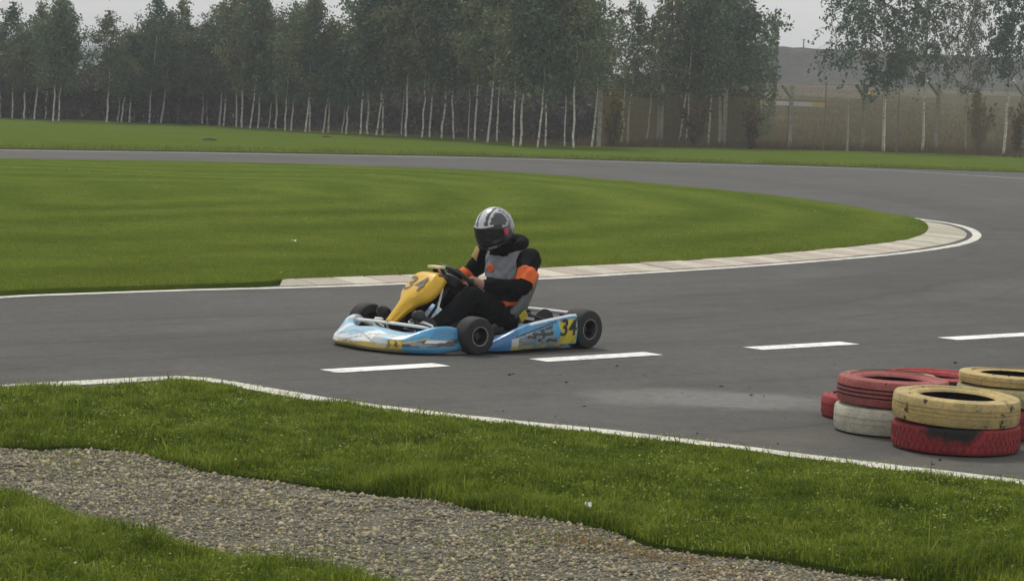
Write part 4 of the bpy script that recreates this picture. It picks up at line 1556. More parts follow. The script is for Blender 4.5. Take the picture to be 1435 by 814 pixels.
def tyre(label, px, py, z, od, wid, mat, grooves=3, tilt=(0, 0), knob=0, black=None, pos=None, rz=0.0, bare=True, flank=1.1):
    """a car tyre lying flat; px,py: pixel of its near lower edge's ground point"""
    ro, ri = od / 2, od / 2 * 0.60
    h = wid
    b = MB()
    n = 72
    prof, mats = [], []          # (r, z, material of the segment that follows)
    prof += [(ri, h * 0.16, 0), (ri + 0.012, h * 0.06, 0), (ri + 0.03, 0.004, 0), (ro - 0.06, -0.002, 0), (ro - 0.022, 0.003, 0), (ro - 0.009, h * 0.045, 0), (ro - 0.002, h * 0.12, 0)]
    zs = np.linspace(h * 0.2, h * 0.8, grooves + 2)[1:-1] if grooves else []
    for zc in zs:
        g_ = 1 if bare else 0
        dp = 0.009 if bare else 0.004
        prof += [(ro, zc - 0.007, 0), (ro + 0.001, zc - 0.0042, g_), (ro - dp, zc - 0.003, g_), (ro - dp, zc + 0.003, g_), (ro + 0.001, zc + 0.0042, 0)]
    prof += [(ro - 0.002, h * 0.88, 0), (ro - 0.009, h * 0.955, 0), (ro - 0.022, h - 0.003, 0), (ro - 0.034, h - 0.001, 0), (ro - 0.038, h - 0.004, 0), (ro - 0.065, h + 0.003, 0), (ri + 0.055, h + 0.001, 0), (ri + 0.048, h - 0.007, 0), (ri + 0.022, h * 0.965, 0), (ri + 0.008, h * 0.92, 0), (ri, h * 0.84, 1)]
    if flank < 1:                # the outer flank below this height never saw paint
        prof = [(r, zz, 1 if (r > ri + 0.05 and zz < h * 0.93) else m) for r, zz, m in prof]
    # the hollow inside, bare rubber
    prof += [(ri + 0.004, h * 0.80, 1), (ro - 0.05, h * 0.86, 1), (ro - 0.025, h * 0.5, 1), (ro - 0.05, h * 0.14, 1), (ri + 0.004, h * 0.20, 1)]
    b.lathe([(r, zz) for r, zz, m in prof], n, mats=[m for r, zz, m in prof], closed=True)
    if knob:                     # tread blocks
        for k in range(56):
            for row in range(3):
                a = 2 * math.pi * (k + 0.5 * (row % 2)) / 56
                mt = Matrix.Rotation(a, 4, 'Z') @ Matrix.Translation((ro - 0.005, 0, h * (0.24 + 0.26 * row))) @ Matrix.Rotation(0.35 * (1 if row % 2 else -1), 4, 'X')
                b.box((0, 0, 0), (0.014, 0.021, h * 0.19), 0, mt)
    me = b.mesh('tyre', [mat, M['rubber']], True)
    for v in me.vertices:        # tyres sag and are never quite round
        a = math.atan2(v.co.y, v.co.x)
        k = 1 + 0.012 * math.sin(2 * a + z * 7) + 0.006 * math.sin(3 * a)
        v.co.x *= k
        v.co.y *= k
    o = obj('tyre', me)
    if pos is None:
        x, y = at(px, py)
        s = 1 + (ro - 0.012) / math.hypot(x, y)
        pos = (x * s, y * s)
    o.location = (pos[0], pos[1], z + 0.004)
    o.rotation_euler = (tilt[0], tilt[1], rz)
    tag(o, label, 'tyre', 'painted tyres stacked at the track edge')
    return o


red_black = mat_tyre('tyre_red_black_paint', (0.26, 0.024, 0.028), (0.35, 0.045, 0.048), 0.66, 9, (0.16, 0.03, 0.03))
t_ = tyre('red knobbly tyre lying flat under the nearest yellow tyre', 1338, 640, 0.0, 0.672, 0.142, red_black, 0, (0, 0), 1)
P_A = t_.location.copy()
# soft-edged black patch at the upper near edge of that tyre
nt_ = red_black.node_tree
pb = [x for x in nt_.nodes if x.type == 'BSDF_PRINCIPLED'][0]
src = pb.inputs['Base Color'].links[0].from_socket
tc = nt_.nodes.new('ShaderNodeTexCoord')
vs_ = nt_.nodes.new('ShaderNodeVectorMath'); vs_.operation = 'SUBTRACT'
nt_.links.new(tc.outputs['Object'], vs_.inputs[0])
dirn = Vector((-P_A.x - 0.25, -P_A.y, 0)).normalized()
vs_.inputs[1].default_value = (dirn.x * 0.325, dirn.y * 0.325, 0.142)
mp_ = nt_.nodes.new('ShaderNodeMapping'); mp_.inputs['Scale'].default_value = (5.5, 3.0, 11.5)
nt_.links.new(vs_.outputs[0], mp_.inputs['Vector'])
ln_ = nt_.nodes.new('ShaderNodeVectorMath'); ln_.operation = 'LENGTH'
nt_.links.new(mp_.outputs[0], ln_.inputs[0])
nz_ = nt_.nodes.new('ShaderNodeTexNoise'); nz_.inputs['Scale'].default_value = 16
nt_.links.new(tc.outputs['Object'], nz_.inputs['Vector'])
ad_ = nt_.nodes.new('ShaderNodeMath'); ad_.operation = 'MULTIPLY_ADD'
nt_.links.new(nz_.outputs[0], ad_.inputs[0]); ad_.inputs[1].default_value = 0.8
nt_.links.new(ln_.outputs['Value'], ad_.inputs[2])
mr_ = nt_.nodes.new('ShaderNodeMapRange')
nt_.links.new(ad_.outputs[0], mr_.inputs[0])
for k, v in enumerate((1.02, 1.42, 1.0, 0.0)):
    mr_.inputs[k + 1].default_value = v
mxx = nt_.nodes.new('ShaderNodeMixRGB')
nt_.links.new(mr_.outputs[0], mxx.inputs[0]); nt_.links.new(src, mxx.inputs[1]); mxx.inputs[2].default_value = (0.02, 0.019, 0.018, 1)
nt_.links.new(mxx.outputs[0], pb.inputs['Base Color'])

tyre('yellow tyre with black scuffs, nearest and topmost, over the knobbly red one', 0, 0, 0.148, 0.668, 0.140, T_YEL, 3, (R(2.0), R(0.5)), 0, None, (P_A.x - 0.008, P_A.y - 0.005), 0.6, False)
P_B = (2.10, 13.255)
tyre('cream white tyre lying on the asphalt under the grooved red one', 0, 0, 0.0, 0.605, 0.148, T_CRM, 2, (0, 0), 0, None, P_B, 0.0, False)
tyre('faded red tyre with three dark tread grooves, on the cream white one', 0, 0, 0.152, 0.615, 0.148, T_PINK, 3, (R(0.8), R(0.5)), 0, None, (P_B[0] + 0.012, P_B[1] + 0.01), 1.0)
P_C = (2.085, 13.815)
tyre('red tyre on the ground peeping out behind the cream white one', 0, 0, 0.0, 0.57, 0.125, T_RED, 2, (0, 0), 0, None, P_C, 2.0, False)
tyre('dull yellow tyre peeping over the left end of the grooved red one', 0, 0, 0.130, 0.54, 0.120, T_OLD, 2, (0, 0), 0, None, (P_C[0] + 0.10, P_C[1] + 0.02), 0.3, False)
P_D = (2.54, 14.36)
half_red = mat_tyre('tyre_half_red_paint', (0.36, 0.04, 0.045), (0.45, 0.075, 0.07), 0.72, 6, (0.16, 0.02, 0.02))
tyre('wide red tyre with black unpainted flank, behind the grooved red and yellow ones', 0, 0, 0.0, 0.66, 0.205, half_red, 0, (R(0.5), R(1.0)), 0, None, P_D, 0.5, False, 0.62)
P_E = (2.775, 13.33)
tyre('dark red tyre at the bottom of the three-high stack behind the yellow one', 0, 0, 0.0, 0.61, 0.165, T_RED, 2, (0, 0), 0, None, P_E, 0.1, False)
tyre('greenish cream tyre in the middle of the three-high stack', 0, 0, 0.170, 0.61, 0.10, T_OLD, 1, (0, 0), 0, None, (P_E[0] + 0.01, P_E[1]), 1.9, False)
tyre('flattened pale yellow tyre topping the three-high stack at the right edge', 0, 0, 0.275, 0.59, 0.062, T_YEL, 1, (R(0.4), R(-0.6)), 0, None, (P_E[0] + 0.015, P_E[1] + 0.02), 2.7, False)

# ================================================================== THE KART (local axes: x forward, y to the driver's left, z up; origin on the ground under the rear axle)
PHI = R(225.2)
fw = Vector((math.cos(PHI), math.sin(PHI), 0))
lf = Vector((-math.sin(PHI), math.cos(PHI), 0))
KO = Vector((0.55, 17.06, 0)) - lf * 0.62
kart = thing('racing_kart', 'blue and white racing kart with yellow front panel numbered 34 cornering on the track', 'kart', (KO.x, KO.y, 0.0), PHI)

M['tube'] = plain('white_tube', (0.78, 0.78, 0.76), 0.3, 0, 0.5, 0.05)
M['frame'] = plain('dark_frame', (0.035, 0.035, 0.04), 0.4, 0.3)
M['alu'] = plain('dull_aluminium', (0.50, 0.51, 0.52), 0.4, 0.8)
M['black'] = plain('black_plastic', (0.016, 0.016, 0.018), 0.5)
M['slick'] = plain('slick_rubber', (0.022, 0.022, 0.022), 0.75, 0, 0.4, 0.3, 18)
M['rim'] = plain('rim_dark', (0.030, 0.030, 0.032), 0.4, 0.3)
M['rim_edge'] = plain('rim_edge_silver', (0.55, 0.55, 0.55), 0.3, 0.9)
M['seat'] = plain('seat_fibreglass', (0.10, 0.115, 0.105), 0.35, 0, 0.5, 0.2, 12)
M['yellow'] = plain('panel_yellow', (0.68, 0.40, 0.018), 0.32, 0, 0.5, 0.06, 8)
M['digit'] = plain('digit_dark_grey', (0.11, 0.10, 0.085), 0.5)
M['digit_black'] = plain('digit_black', (0.015, 0.015, 0.015), 0.5)
M['sticker'] = plain('sticker_yellow', (0.50, 0.42, 0.03), 0.4)
M['pad'] = plain('pad_pale_yellow', (0.72, 0.66, 0.32), 0.5)
M['livery'] = painted('kart_livery', 0.28, 0.5, 0.2, 0.22)

# frame
b = MB()
for s in (-1, 1):
    b.tube([(-0.10, 0.30 * s, 0.075), (0.45, 0.30 * s, 0.055), (0.95, 0.24 * s, 0.055), (1.35, 0.22 * s, 0.06)], 0.015, 8)
    b.tube([(0.55, 0.30 * s, 0.06), (0.56, 0.60 * s, 0.07)], 0.012, 8)
    b.tube([(0.14, 0.30 * s, 0.06), (0.14, 0.60 * s, 0.08)], 0.012, 8)
    b.tube([(1.05, 0.24 * s, 0.07), (1.06, 0.42 * s, 0.11), (1.05, 0.46 * s, 0.125)], 0.016, 8)
for x in (-0.10, 0.30, 0.75, 1.33):
    b.tube([(x, -0.29, 0.065), (x, 0.29, 0.065)], 0.014, 8)
b.build('chassis_frame', M['frame'], kart, True)
b = MB()
b.box((0.88, 0, 0.042), (0.92, 0.50, 0.004), bev=0.001)
b.build('floor_tray', M['frame'], kart)


# nose
def nose_front(y):
    s = abs(y) / 0.53
    return 1.610 - 0.085 * s ** 1.6 - 0.30 * s ** 5.0


def nose_top(y):
    s = abs(y)
    return 0.135 + 0.055 * math.exp(-((s - 0.46) / 0.10) ** 2) + 0.02 * math.exp(-((y) / 0.16) ** 2)


b = MB()
NU, NVv = 200, 52
rows = []
for i in range(NU + 1):
    t = i / NU * 2 - 1
    y = 0.53 * t
    xf = nose_front(y)
    zt = nose_top(y)
    e = max(0.0, (abs(t) - 0.86) / 0.14)
    sh = math.sqrt(max(0.0, 1 - e * e))
    depth = 0.30 - 0.04 * abs(t)
    ctrl = [(-depth, 0.035), (-0.06, 0.012), (-0.012, 0.014), (0.006, 0.035), (0.0, 0.068), (-0.030, 0.100), (-0.085, zt * 0.90), (-0.13, zt), (-0.17, zt + 0.001), (-0.20, zt - 0.02), (-0.215, zt - 0.06)]
    zc = 0.065
    ctrl = [(-0.16 + (dx + 0.16) * (0.55 + 0.45 * sh), zc + (z - zc) * (0.25 + 0.75 * sh)) for dx, z in ctrl]
    # crease along the middle of the flank
    s_ = np.linspace(0, len(ctrl) - 1, NVv)
    dx = np.interp(s_, range(len(ctrl)), [c[0] for c in ctrl])
    zz = np.interp(s_, range(len(ctrl)), [c[1] for c in ctrl])
    rows.append([(xf + a, y, c) for a, c in zip(dx, zz)])
for r_ in rows:
    for k in range(len(r_)):
        x, y, z = r_[k]
        wv = 0.006 * math.sin(y * 14 + z * 30) * (1 if 8 < k < 32 else 0)
        r_[k] = (x + wv, y, z)
b.grid(rows)
me = b.mesh('nose_cone', M['livery'], True)

BLUE, LBLUE, WHITE, SILV, YELL, DARK, GREYB, NAVY = (0.06, 0.27, 0.47), (0.25, 0.48, 0.63), (0.72, 0.74, 0.74), (0.42, 0.46, 0.48), (0.50, 0.38, 0.06), (0.045, 0.048, 0.055), (0.22, 0.26, 0.28), (0.02, 0.04, 0.09)


def nose_print(x, y, z):
    w1 = 0.018 * math.sin(9 * y + 1.0) + 0.008 * math.sin(23 * y)
    c = LBLUE
    if y < -0.28:
        c = WHITE
        if -0.40 < y < -0.33 and z > 0.085:
            c = LBLUE
    elif z < 0.102 + w1 * 1.3 - 0.10 * max(0, y - 0.1):
        c = WHITE if y < 0.10 else SILV
    if y > 0.32:
        c = BLUE if z < 0.14 - 0.2 * (y - 0.32) or y > 0.45 else (0.07, 0.34, 0.62)
        if 0.055 < z < 0.105 - 0.12 * (0.5 - y) and y < 0.52:
            n_s = float(vnoise(np.array([(y * 30 + z * 30, z * 60)]), 1.0, 57)[0])
            c = DARK if n_s < 0.6 else GREYB
        if 0.083 < z < 0.097 and 0.44 < y < 0.50:
            c = WHITE
    if z < 0.055 + 0.6 * w1 and y < 0.34:
        c = YELL if y > -0.42 else (0.62, 0.60, 0.40)
    if z < 0.030 and y < 0.36:
        c = (0.34, 0.32, 0.20)
    if 0.235 < y < 0.345 and 0.03 < z < 0.098:
        c = (0.56, 0.42, 0.06)
        if (z > 0.08 or z < 0.045) and abs(math.sin(70 * y)) > 0.85:
            c = (0.30, 0.24, 0.10)
    # thin dark swoosh lines
    for (a0, k, ph) in ((0.086, 0.035, 0.4), (0.075, 0.045, 2.3)):
        zl = a0 + k * math.sin(7.5 * y + ph)
        if abs(z - zl) < 0.0035 and -0.30 < y < 0.33 and z > 0.06:
            c = GREYB
    zl = 0.07 + 0.35 * (y - 0.33)
    if abs(z - zl) < 0.005 and 0.30 < y < 0.46:
        c = YELL
    return c


set_col(me, nose_print)
nose = obj('nose_cone', me, kart)


def text_mesh(s, size, mat, bold=0.02, thick=0.0015, shear=0.0, flip=False, name='digit'):
    cu = bpy.data.curves.new('txt', 'FONT')
    cu.body = s
    cu.size = size
    cu.align_x = 'CENTER'
    cu.align_y = 'CENTER'
    cu.offset = bold * size
    cu.extrude = thick
    cu.shear = shear
    o = bpy.data.objects.new('txt', cu)
    COL.objects.link(o)
    bpy.context.view_layer.update()
    dg = bpy.context.evaluated_depsgraph_get()
    me = bpy.data.meshes.new_from_object(o.evaluated_get(dg))
    bpy.data.objects.remove(o)
    me.materials.clear()
    me.materials.append(mat)
    me.name = name
    return me


# front number "34" on the yellow patch of the nose
for k, ch in enumerate('34'):
    d = obj('digit', text_mesh(ch, 0.062, M['digit'], 0.01), nose)
    yy = 0.265 + 0.05 * k
    d.location = (nose_front(yy) + 0.010, yy, 0.066)
    d.rotation_euler = (R(84), 0, R(90) + math.atan2(0.10 * 1.6 * (yy / 0.55) ** 0.6 / 0.55, 1))

# front bumper tubes (white)
b = MB()
b.tube([(1.12, -0.30, 0.09), (1.26, -0.335, 0.15), (1.345, -0.31, 0.172), (1.36, -0.1, 0.178), (1.345, 0.12, 0.178), (1.30, 0.30, 0.172), (1.20, 0.34, 0.14), (1.10, 0.30, 0.09)], 0.011, 8)
b.tube([(1.30, -0.12, 0.10), (1.32, -0.20, 0.165), (1.31, -0.17, 0.190), (1.31, -0.10, 0.192)], 0.010, 8)
b.tube([(1.25, 0.10, 0.187), (1.20, 0.20, 0.190), (1.17, 0.25, 0.170), (1.15, 0.27, 0.09)], 0.010, 8)
b.build('front_bumper', M['tube'], kart, True)

# yellow number panel: front face, flanks, narrow foot
P0, P1 = Vector((1.355, 0, 0.185)), Vector((0.955, 0, 0.545))
up_ = (P1 - P0).normalized()
nrm_ = Vector((0, 1, 0)).cross(up_) * -1
if nrm_.x < 0:
    nrm_ = -nrm_
LEN = (P1 - P0).length
PROF = [(0.0, 0.024), (0.12, 0.030), (0.28, 0.040), (0.40, 0.055), (0.47, 0.085), (0.53, 0.108), (0.62, 0.120), (0.75, 0.122), (0.86, 0.112), (0.94, 0.085), (1.0, 0.050)]
b = MB()
rows = []
for t in np.linspace(0, 1, 34):
    hw = float(np.interp(t, [p_[0] for p_ in PROF], [p_[1] for p_ in PROF]))
    base = P0 + up_ * (LEN * t)
    bulge = 0.028 * math.sin(math.pi * min(1, t * 0.9 + 0.1)) + 0.006
    thick = 0.030 + 0.055 * min(1, t * 1.6)
    top_round = 0.05 * max(0, (t - 0.85) / 0.15) ** 2
    row = []
    for (u, dn) in [(-1.12, -thick), (-1.10, -0.5 * thick), (-1.0, -0.012), (-0.88, 0.004), (-0.5, bulge * 0.5), (0, bulge * 0.62), (0.5, bulge * 0.5), (0.88, 0.004), (1.0, -0.012), (1.10, -0.5 * thick), (1.12, -thick)]:
        q = base + Vector((0, 1, 0)) * (hw * u + 0.012 * (1 if u > 0 else -1) * (abs(u) > 1)) + nrm_ * (dn - top_round)
        row.append(tuple(q))
    rows.append(row)
b.grid(rows)
panel = b.build('number_panel', M['yellow'], kart, True)
sm = panel.modifiers.new('thick', 'SOLIDIFY')
sm.thickness = 0.004
for k, ch in enumerate('34'):
    d = obj('digit', text_mesh(ch, 0.185, M['digit'], 0.012, 0.001), panel)
    yy = -0.052 + 0.098 * k
    c_ = P0 + up_ * (LEN * (0.66)) + nrm_ * 0.0185 + Vector((0, yy, 0))
    Xa = Vector((0, 1, 0))
    Ya = up_
    Za = Xa.cross(Ya)
    d.matrix_local = Matrix.Translation(c_) @ Matrix((Xa, Ya, Za)).transposed().to_4x4()

b = MB()
b.box((0.90, -0.01, 0.548), (0.06, 0.125, 0.018), 0, None, 0.004)
pad = b.build('display_box', M['pad'], kart)
b = MB()
b.tube([(1.36, 0, 0.175), (1.33, 0, 0.10), (1.32, 0, 0.06)], 0.010, 8)
b.build('panel_bracket', M['alu'], kart, True)
for s in (-1, 1):
    b = MB()
    b.tube([(0.98, 0.10 * s, 0.50), (0.86, 0.06 * s, 0.47)], 0.007, 6)
    b.build('panel_bracket', M['frame'], kart, True)

# steering
WC = Vector((0.735, 0.0, 0.455))
wn = Vector((-0.62, 0.0, 0.78)).normalized()      # the wheel faces the driver
wx = Vector((0, 1, 0))
wy = wn.cross(wx).normalized()
b = MB()
pts = []
for k in range(40):
    a = 2 * math.pi * k / 40 + 0.3
    rr = 0.155 * (1 - 0.10 * max(0, math.sin(a - 0.3)) ** 6)
    pts.append(WC + (wx * math.cos(a) + wy * math.sin(a)) * rr)
b.tube(pts, 0.016, 10, closed=True)
sw = b.build('steering_wheel', M['black'], kart, True)
b = MB()
for a in (0.3, 0.3 + 2.09, 0.3 + 4.19):
    b.tube([WC - wn * 0.03, WC + (wx * math.cos(a) + wy * math.sin(a)) * 0.148], [0.018, 0.011], 8)
b.lathe([(0.0, -0.075), (0.07, -0.07), (0.095, -0.02), (0.085, -0.006), (0.0, 0.004)], 24, 0, Matrix.Translation(WC) @ Matrix((wx, wy, wn)).transposed().to_4x4())
b.build('spoke', M['black'], sw, True)
b = MB()
b.box((0, 0, 0), (0.085, 0.02, 0.004), 0, Matrix.Translation(WC + wn * 0.018 + wy * 0.10 + wx * 0.02) @ Matrix((wx, wy, wn)).transposed().to_4x4())
b.build('grip_mark', M['tube'], sw)
b = MB()
b.tube([WC - wn * 0.03, Vector((1.08, 0.02, 0.10))], 0.011, 8)
b.build('steering_column', M['frame'], kart, True)
b = MB()
b.tube([(0.93, 0.09, 0.41), (0.955, 0.10, 0.355), (0.985, 0.115, 0.30), (1.04, 0.14, 0.16), (1.06, 0.15, 0.07)], 0.0085, 8)
b.build('column_stay', M['tube'], kart, True)
for s in (-1, 1):
    b = MB()
    b.tube([(1.05, 0.03 * s, 0.10), (1.0, 0.42 * s, 0.12)], 0.007, 6)
    b.build('tie_rod', M['alu'], kart, True)

# seat shell
SP = [(0.60, 0.075, 0.15, 0.03), (0.48, 0.062, 0.17, 0.10), (0.36, 0.060, 0.185, 0.17), (0.25, 0.085, 0.19, 0.20), (0.17, 0.16, 0.195, 0.19), (0.12, 0.26, 0.195, 0.16), (0.07, 0.36, 0.185, 0.11), (0.03, 0.44, 0.165, 0.06), (0.01, 0.485, 0.12, 0.02)]
b = MB()
rows = []
for i, (x, z, hw, side) in enumerate(SP):
    a = SP[max(0, i - 1)]
    c = SP[min(len(SP) - 1, i + 1)]
    d = Vector((c[0] - a[0], 0, c[1] - a[1])).normalized()
    inn = Vector((-d.z * -1, 0, -d.x)) if False else Vector((d.z, 0, -d.x))
    if inn.z < 0 and i < 4:
        inn = -inn
    if i >= 4 and inn.x < 0:
        inn = -inn
    row = []
    for u in np.linspace(-1, 1, 17):
        yv = hw * math.sin(u * math.pi / 2) * 1.04
        lift = side * max(0, abs(u) - 0.35) ** 2 / 0.42
        q = Vector((x, yv, z)) + inn * lift
        row.append(tuple(q))
    rows.append(row)
b.grid(rows)
seat = b.build('seat', M['seat'], kart, True)
sm = seat.modifiers.new('thick', 'SOLIDIFY')
sm.thickness = 0.006
b = MB()
b.box((0, 0, 0), (0.075, 0.004, 0.06), 0, Matrix.Translation((0.235, 0.203, 0.20)) @ Matrix.Rotation(R(35), 4, 'Y'), 0.001)
b.build('sticker', M['sticker'], seat)
b = MB()
b.tube([(0.20, 0.17, 0.22), (0.08, 0.27, 0.17), (0.0, 0.27, 0.10)], 0.009, 8)
b.build('seat_stay', M['frame'], kart, True)
b = MB()
b.tube([(0.20, -0.17, 0.22), (0.08, -0.27, 0.17), (0.0, -0.27, 0.10)], 0.009, 8)
b.build('seat_stay', M['frame'], kart, True)


# side pods
def pod(sgn):
    prof = [(0.985, 0.022), (0.93, 0.075), (0.85, 0.125), (0.76, 0.165), (0.66, 0.196), (0.55, 0.213), (0.40, 0.231), (0.20, 0.253), (0.165, 0.252)]
    bot = [(0.985, 0.016), (0.93, 0.018), (0.85, 0.02), (0.76, 0.022), (0.66, 0.024), (0.55, 0.026), (0.40, 0.03), (0.20, 0.038), (0.150, 0.040)]
    xs = [p_[0] for p_ in prof][::-1]
    b = MB()
    rows = []
    for x in np.linspace(0.985, 0.16, 150):
        zt = float(np.interp(x, xs, [p_[1] for p_ in prof][::-1]))
        zb = float(np.interp(x, [p_[0] for p_ in bot][::-1], [p_[1] for p_ in bot][::-1]))
        yo = 0.655 - 0.10 * max(0, (x - 0.72) / 0.26) ** 2
        k = min(1.0, (zt - zb) / 0.05)
        hh = zt - zb
        ring = []
        for (dy, f) in ([(-0.20, 0.55), (-0.09, 0.80), (-0.035, 0.985), (-0.014, 0.995)] + [(0.012 * math.sin(math.pi * (1 - v)) - 0.002, v * 0.95 + 0.0) for v in np.linspace(1, 0.03, 44)] + [(-0.015, 0.0), (-0.20, 0.0)]):
            ring.append((x, sgn * (yo + dy * (0.4 + 0.6 * k)), zb + hh * f))
        rows.append(ring)
    b.grid(rows)
    me = b.mesh('side_pod', M['livery'], True)

    def pr(x, y, z):
        yy = sgn * y
        zt = float(np.interp(x, xs, [p_[1] for p_ in prof][::-1]))
        c = (0.07, 0.28, 0.50)
        if x > 0.74:
            c = (0.05, 0.18, 0.40)
        if z > zt - 0.014 and x < 0.62:  # highlight along the pod's upper edge, painted into the print
            return (0.62, 0.70, 0.76)
        zl = 0.118 + (0.745 - x) * 0.24
        if abs(z - zl) < 0.006 and 0.36 < x < 0.76:
            return NAVY
        if 0.60 < x < 0.80 and z < zl - 0.004:
            c = (0.50, 0.54, 0.50)
            if z < 0.05:
                c = (0.42, 0.36, 0.08)
        if 0.36 < x < 0.74 and 0.085 - 0.1 * (0.74 - x) + 0.05 * (0.74 - x) < z < zl - 0.012:
            n_s = float(vnoise(np.array([(x * 34 + z * 20, z * 60 - x * 12)]), 1.0, 55)[0])
            c = DARK if n_s < 0.55 else (GREYB if n_s < 0.75 else (0.10, 0.26, 0.36))
        elif 0.30 < x < 0.74 and z < 0.085 - 0.05 * (0.74 - x):
            v = 2 * float(vnoise(np.array([(x * 22 + z * 30, z * 45)]), 1.0, 56)[0]) - 1
            c = (0.34, 0.30, 0.10) if v > 0.35 else ((0.16, 0.20, 0.20) if v > -0.5 else (0.03, 0.24, 0.36))
        if 0.335 < x < 0.40 and z > 0.12:
            c = (0.05, 0.36, 0.62)
        if 0.168 < x < 0.345 and 0.05 < z < zt - 0.03:
            wob = 0.012 * math.sin(40 * z)
            if x < 0.335 + wob:
                c = (0.56, 0.47, 0.035)
                if z < 0.10 and math.sin(50 * x + 60 * z) > 0.75:
                    c = (0.40, 0.33, 0.04)
        return c
    set_col(me, pr)
    o = obj('side_pod', me, kart)
    for k, ch in enumerate('34'):
        d = obj('digit', text_mesh(ch, 0.165, M['digit_black'], 0.012, 0.001, 0.12), o)
        if sgn > 0:
            d.location = (0.300 - 0.085 * k, 0.655 + 0.0135, 0.158)
            d.rotation_euler = (R(90), 0, R(180))
        else:
            d.location = (0.215 + 0.085 * k, -0.655 - 0.0135, 0.165)
            d.rotation_euler = (R(90), 0, 0)
    return o


pod(1)
pod(-1)


# wheels
def wheel(x, y, rad, wid, steer):
    out = 1 if y > 0 else -1
    h = wid / 2
    b = MB()
    rr = rad * 0.50
    b.lathe([(rr, -h * 0.86), (rr * 0.93, -h * 0.80), (rr * 0.86, -h * 0.3), (rr * 0.86, h * 0.3), (rr * 0.93, h * 0.80), (rr, h * 0.86)], 30, 0, None, 'Y')
    b.lathe([(0.0, out * -0.005), (0.045, out * -0.005), (rr * 0.87, out * -0.012), (rr * 0.87, out * -0.020), (0.0, out * -0.020)], 30, 0, None, 'Y')
    w_ = b.build('wheel', M['rim'], kart, True)
    w_.location = (x, y, rad)
    w_.rotation_euler = (0, 0, steer)
    b = MB()
    b.lathe([(rr * 0.99, -h * 0.9), (rr * 1.04, -h), (rad * 0.80, -h * 1.02), (rad * 0.93, -h * 0.93), (rad * 0.99, -h * 0.72), (rad, -h * 0.4), (rad * 1.001, 0), (rad, h * 0.4), (rad * 0.99, h * 0.72), (rad * 0.93, h * 0.93), (rad * 0.80, h * 1.02), (rr * 1.04, h), (rr * 0.99, h * 0.9)], 48, 0, None, 'Y')
    obj('tyre', b.mesh('kart_tyre', M['slick'], True), w_)
    b = MB()
    b.lathe([(rr * 1.005, out * h * 0.90), (rr * 1.03, out * h * 1.005), (rr * 0.975, out * h * 1.005), (rr * 0.955, out * h * 0.84)], 40, 0, None, 'Y', None, True)
    obj('rim_edge', b.mesh('rim_edge', M['rim_edge'], True), w_)
    b = MB()
    b.lathe([(0.0, out * 0.03), (0.022, out * 0.03), (0.026, out * 0.0), (0.0, 0.0)], 14, 0, None, 'Y')
    for k in range(3):
        a = 2 * math.pi * k / 3
        b.lathe([(0.0, out * 0.012), (0.008, out * 0.012), (0.009, 0.0), (0.0, 0.0)], 8, 0, Matrix.Translation((0.033 * math.cos(a), 0, 0.033 * math.sin(a))), 'Y')
    obj('hub', b.mesh('hub', M['frame'], True), w_)


wheel(1.05, 0.545, 0.129, 0.135, R(-7))
wheel(1.05, -0.545, 0.129, 0.135, R(-9))
wheel(0.025, 0.575, 0.139, 0.172, 0)
wheel(0.025, -0.575, 0.139, 0.172, 0)
b = MB()
b.tube([(0.025, -0.60, 0.139), (0.025, 0.60, 0.139)], 0.020, 12)
for y in (-0.28, 0.28):
    b.box((0.0, y, 0.115), (0.07, 0.05, 0.09), bev=0.008)
b.build('rear_axle', M['frame'], kart, True)
b = MB()
b.lathe([(0.03, -0.004), (0.10, -0.004), (0.10, 0.004), (0.03, 0.004)], 36, 0, Matrix.Translation((0, 0.18, 0.141)), 'Y', None, True)
b.build('brake_disc', M['frame'], kart, True)
b = MB()
b.tube([(-0.10, -0.30, 0.08), (-0.19, -0.36, 0.15), (-0.20, -0.30, 0.200), (-0.20, 0.0, 0.206), (-0.20, 0.34, 0.206), (-0.19, 0.38, 0.16), (-0.10, 0.30, 0.08)], 0.015, 10)
b.build('rear_bumper', M['tube'], kart, True)
b = MB()
for y in (-0.18, 0.0, 0.18):
    b.box((-0.195, y, 0.175), (0.03, 0.05, 0.05), bev=0.006)
b.tube([(-0.20, -0.30, 0.155), (-0.20, 0.30, 0.155)], 0.012, 8)
b.build('bumper_bracket', M['frame'], kart, True)
# engine on the driver's right
b = MB()
b.box((0.22, -0.38, 0.14), (0.22, 0.16, 0.14), bev=0.015)
for k in range(6):
    b.box((0.22, -0.38, 0.222 + k * 0.014), (0.15, 0.15, 0.006), bev=0.001)
b.lathe([(0.0, 0.0), (0.035, 0.0), (0.035, 0.07), (0.0, 0.07)], 14, 0, Matrix.Translation((0.22, -0.38, 0.305)))
b.tube([(0.10, -0.40, 0.18), (0.0, -0.42, 0.20), (-0.12, -0.40, 0.17)], [0.03, 0.04, 0.03], 10)
b.build('engine', M['frame'], kart, True)
b = MB()
b.box((0.83, 0.0, 0.12), (0.20, 0.16, 0.14), bev=0.03)
b.build('fuel_tank', M['black'], kart, True)
for s in (-1, 1):
    b = MB()
    b.tube([(1.20, 0.16 * s, 0.06), (1.25, 0.16 * s, 0.20)], 0.008, 6)
    b.tube([(1.25, 0.12 * s, 0.20), (1.25, 0.20 * s, 0.20)], 0.010, 6)
    b.build('pedal', M['frame'], kart, True)
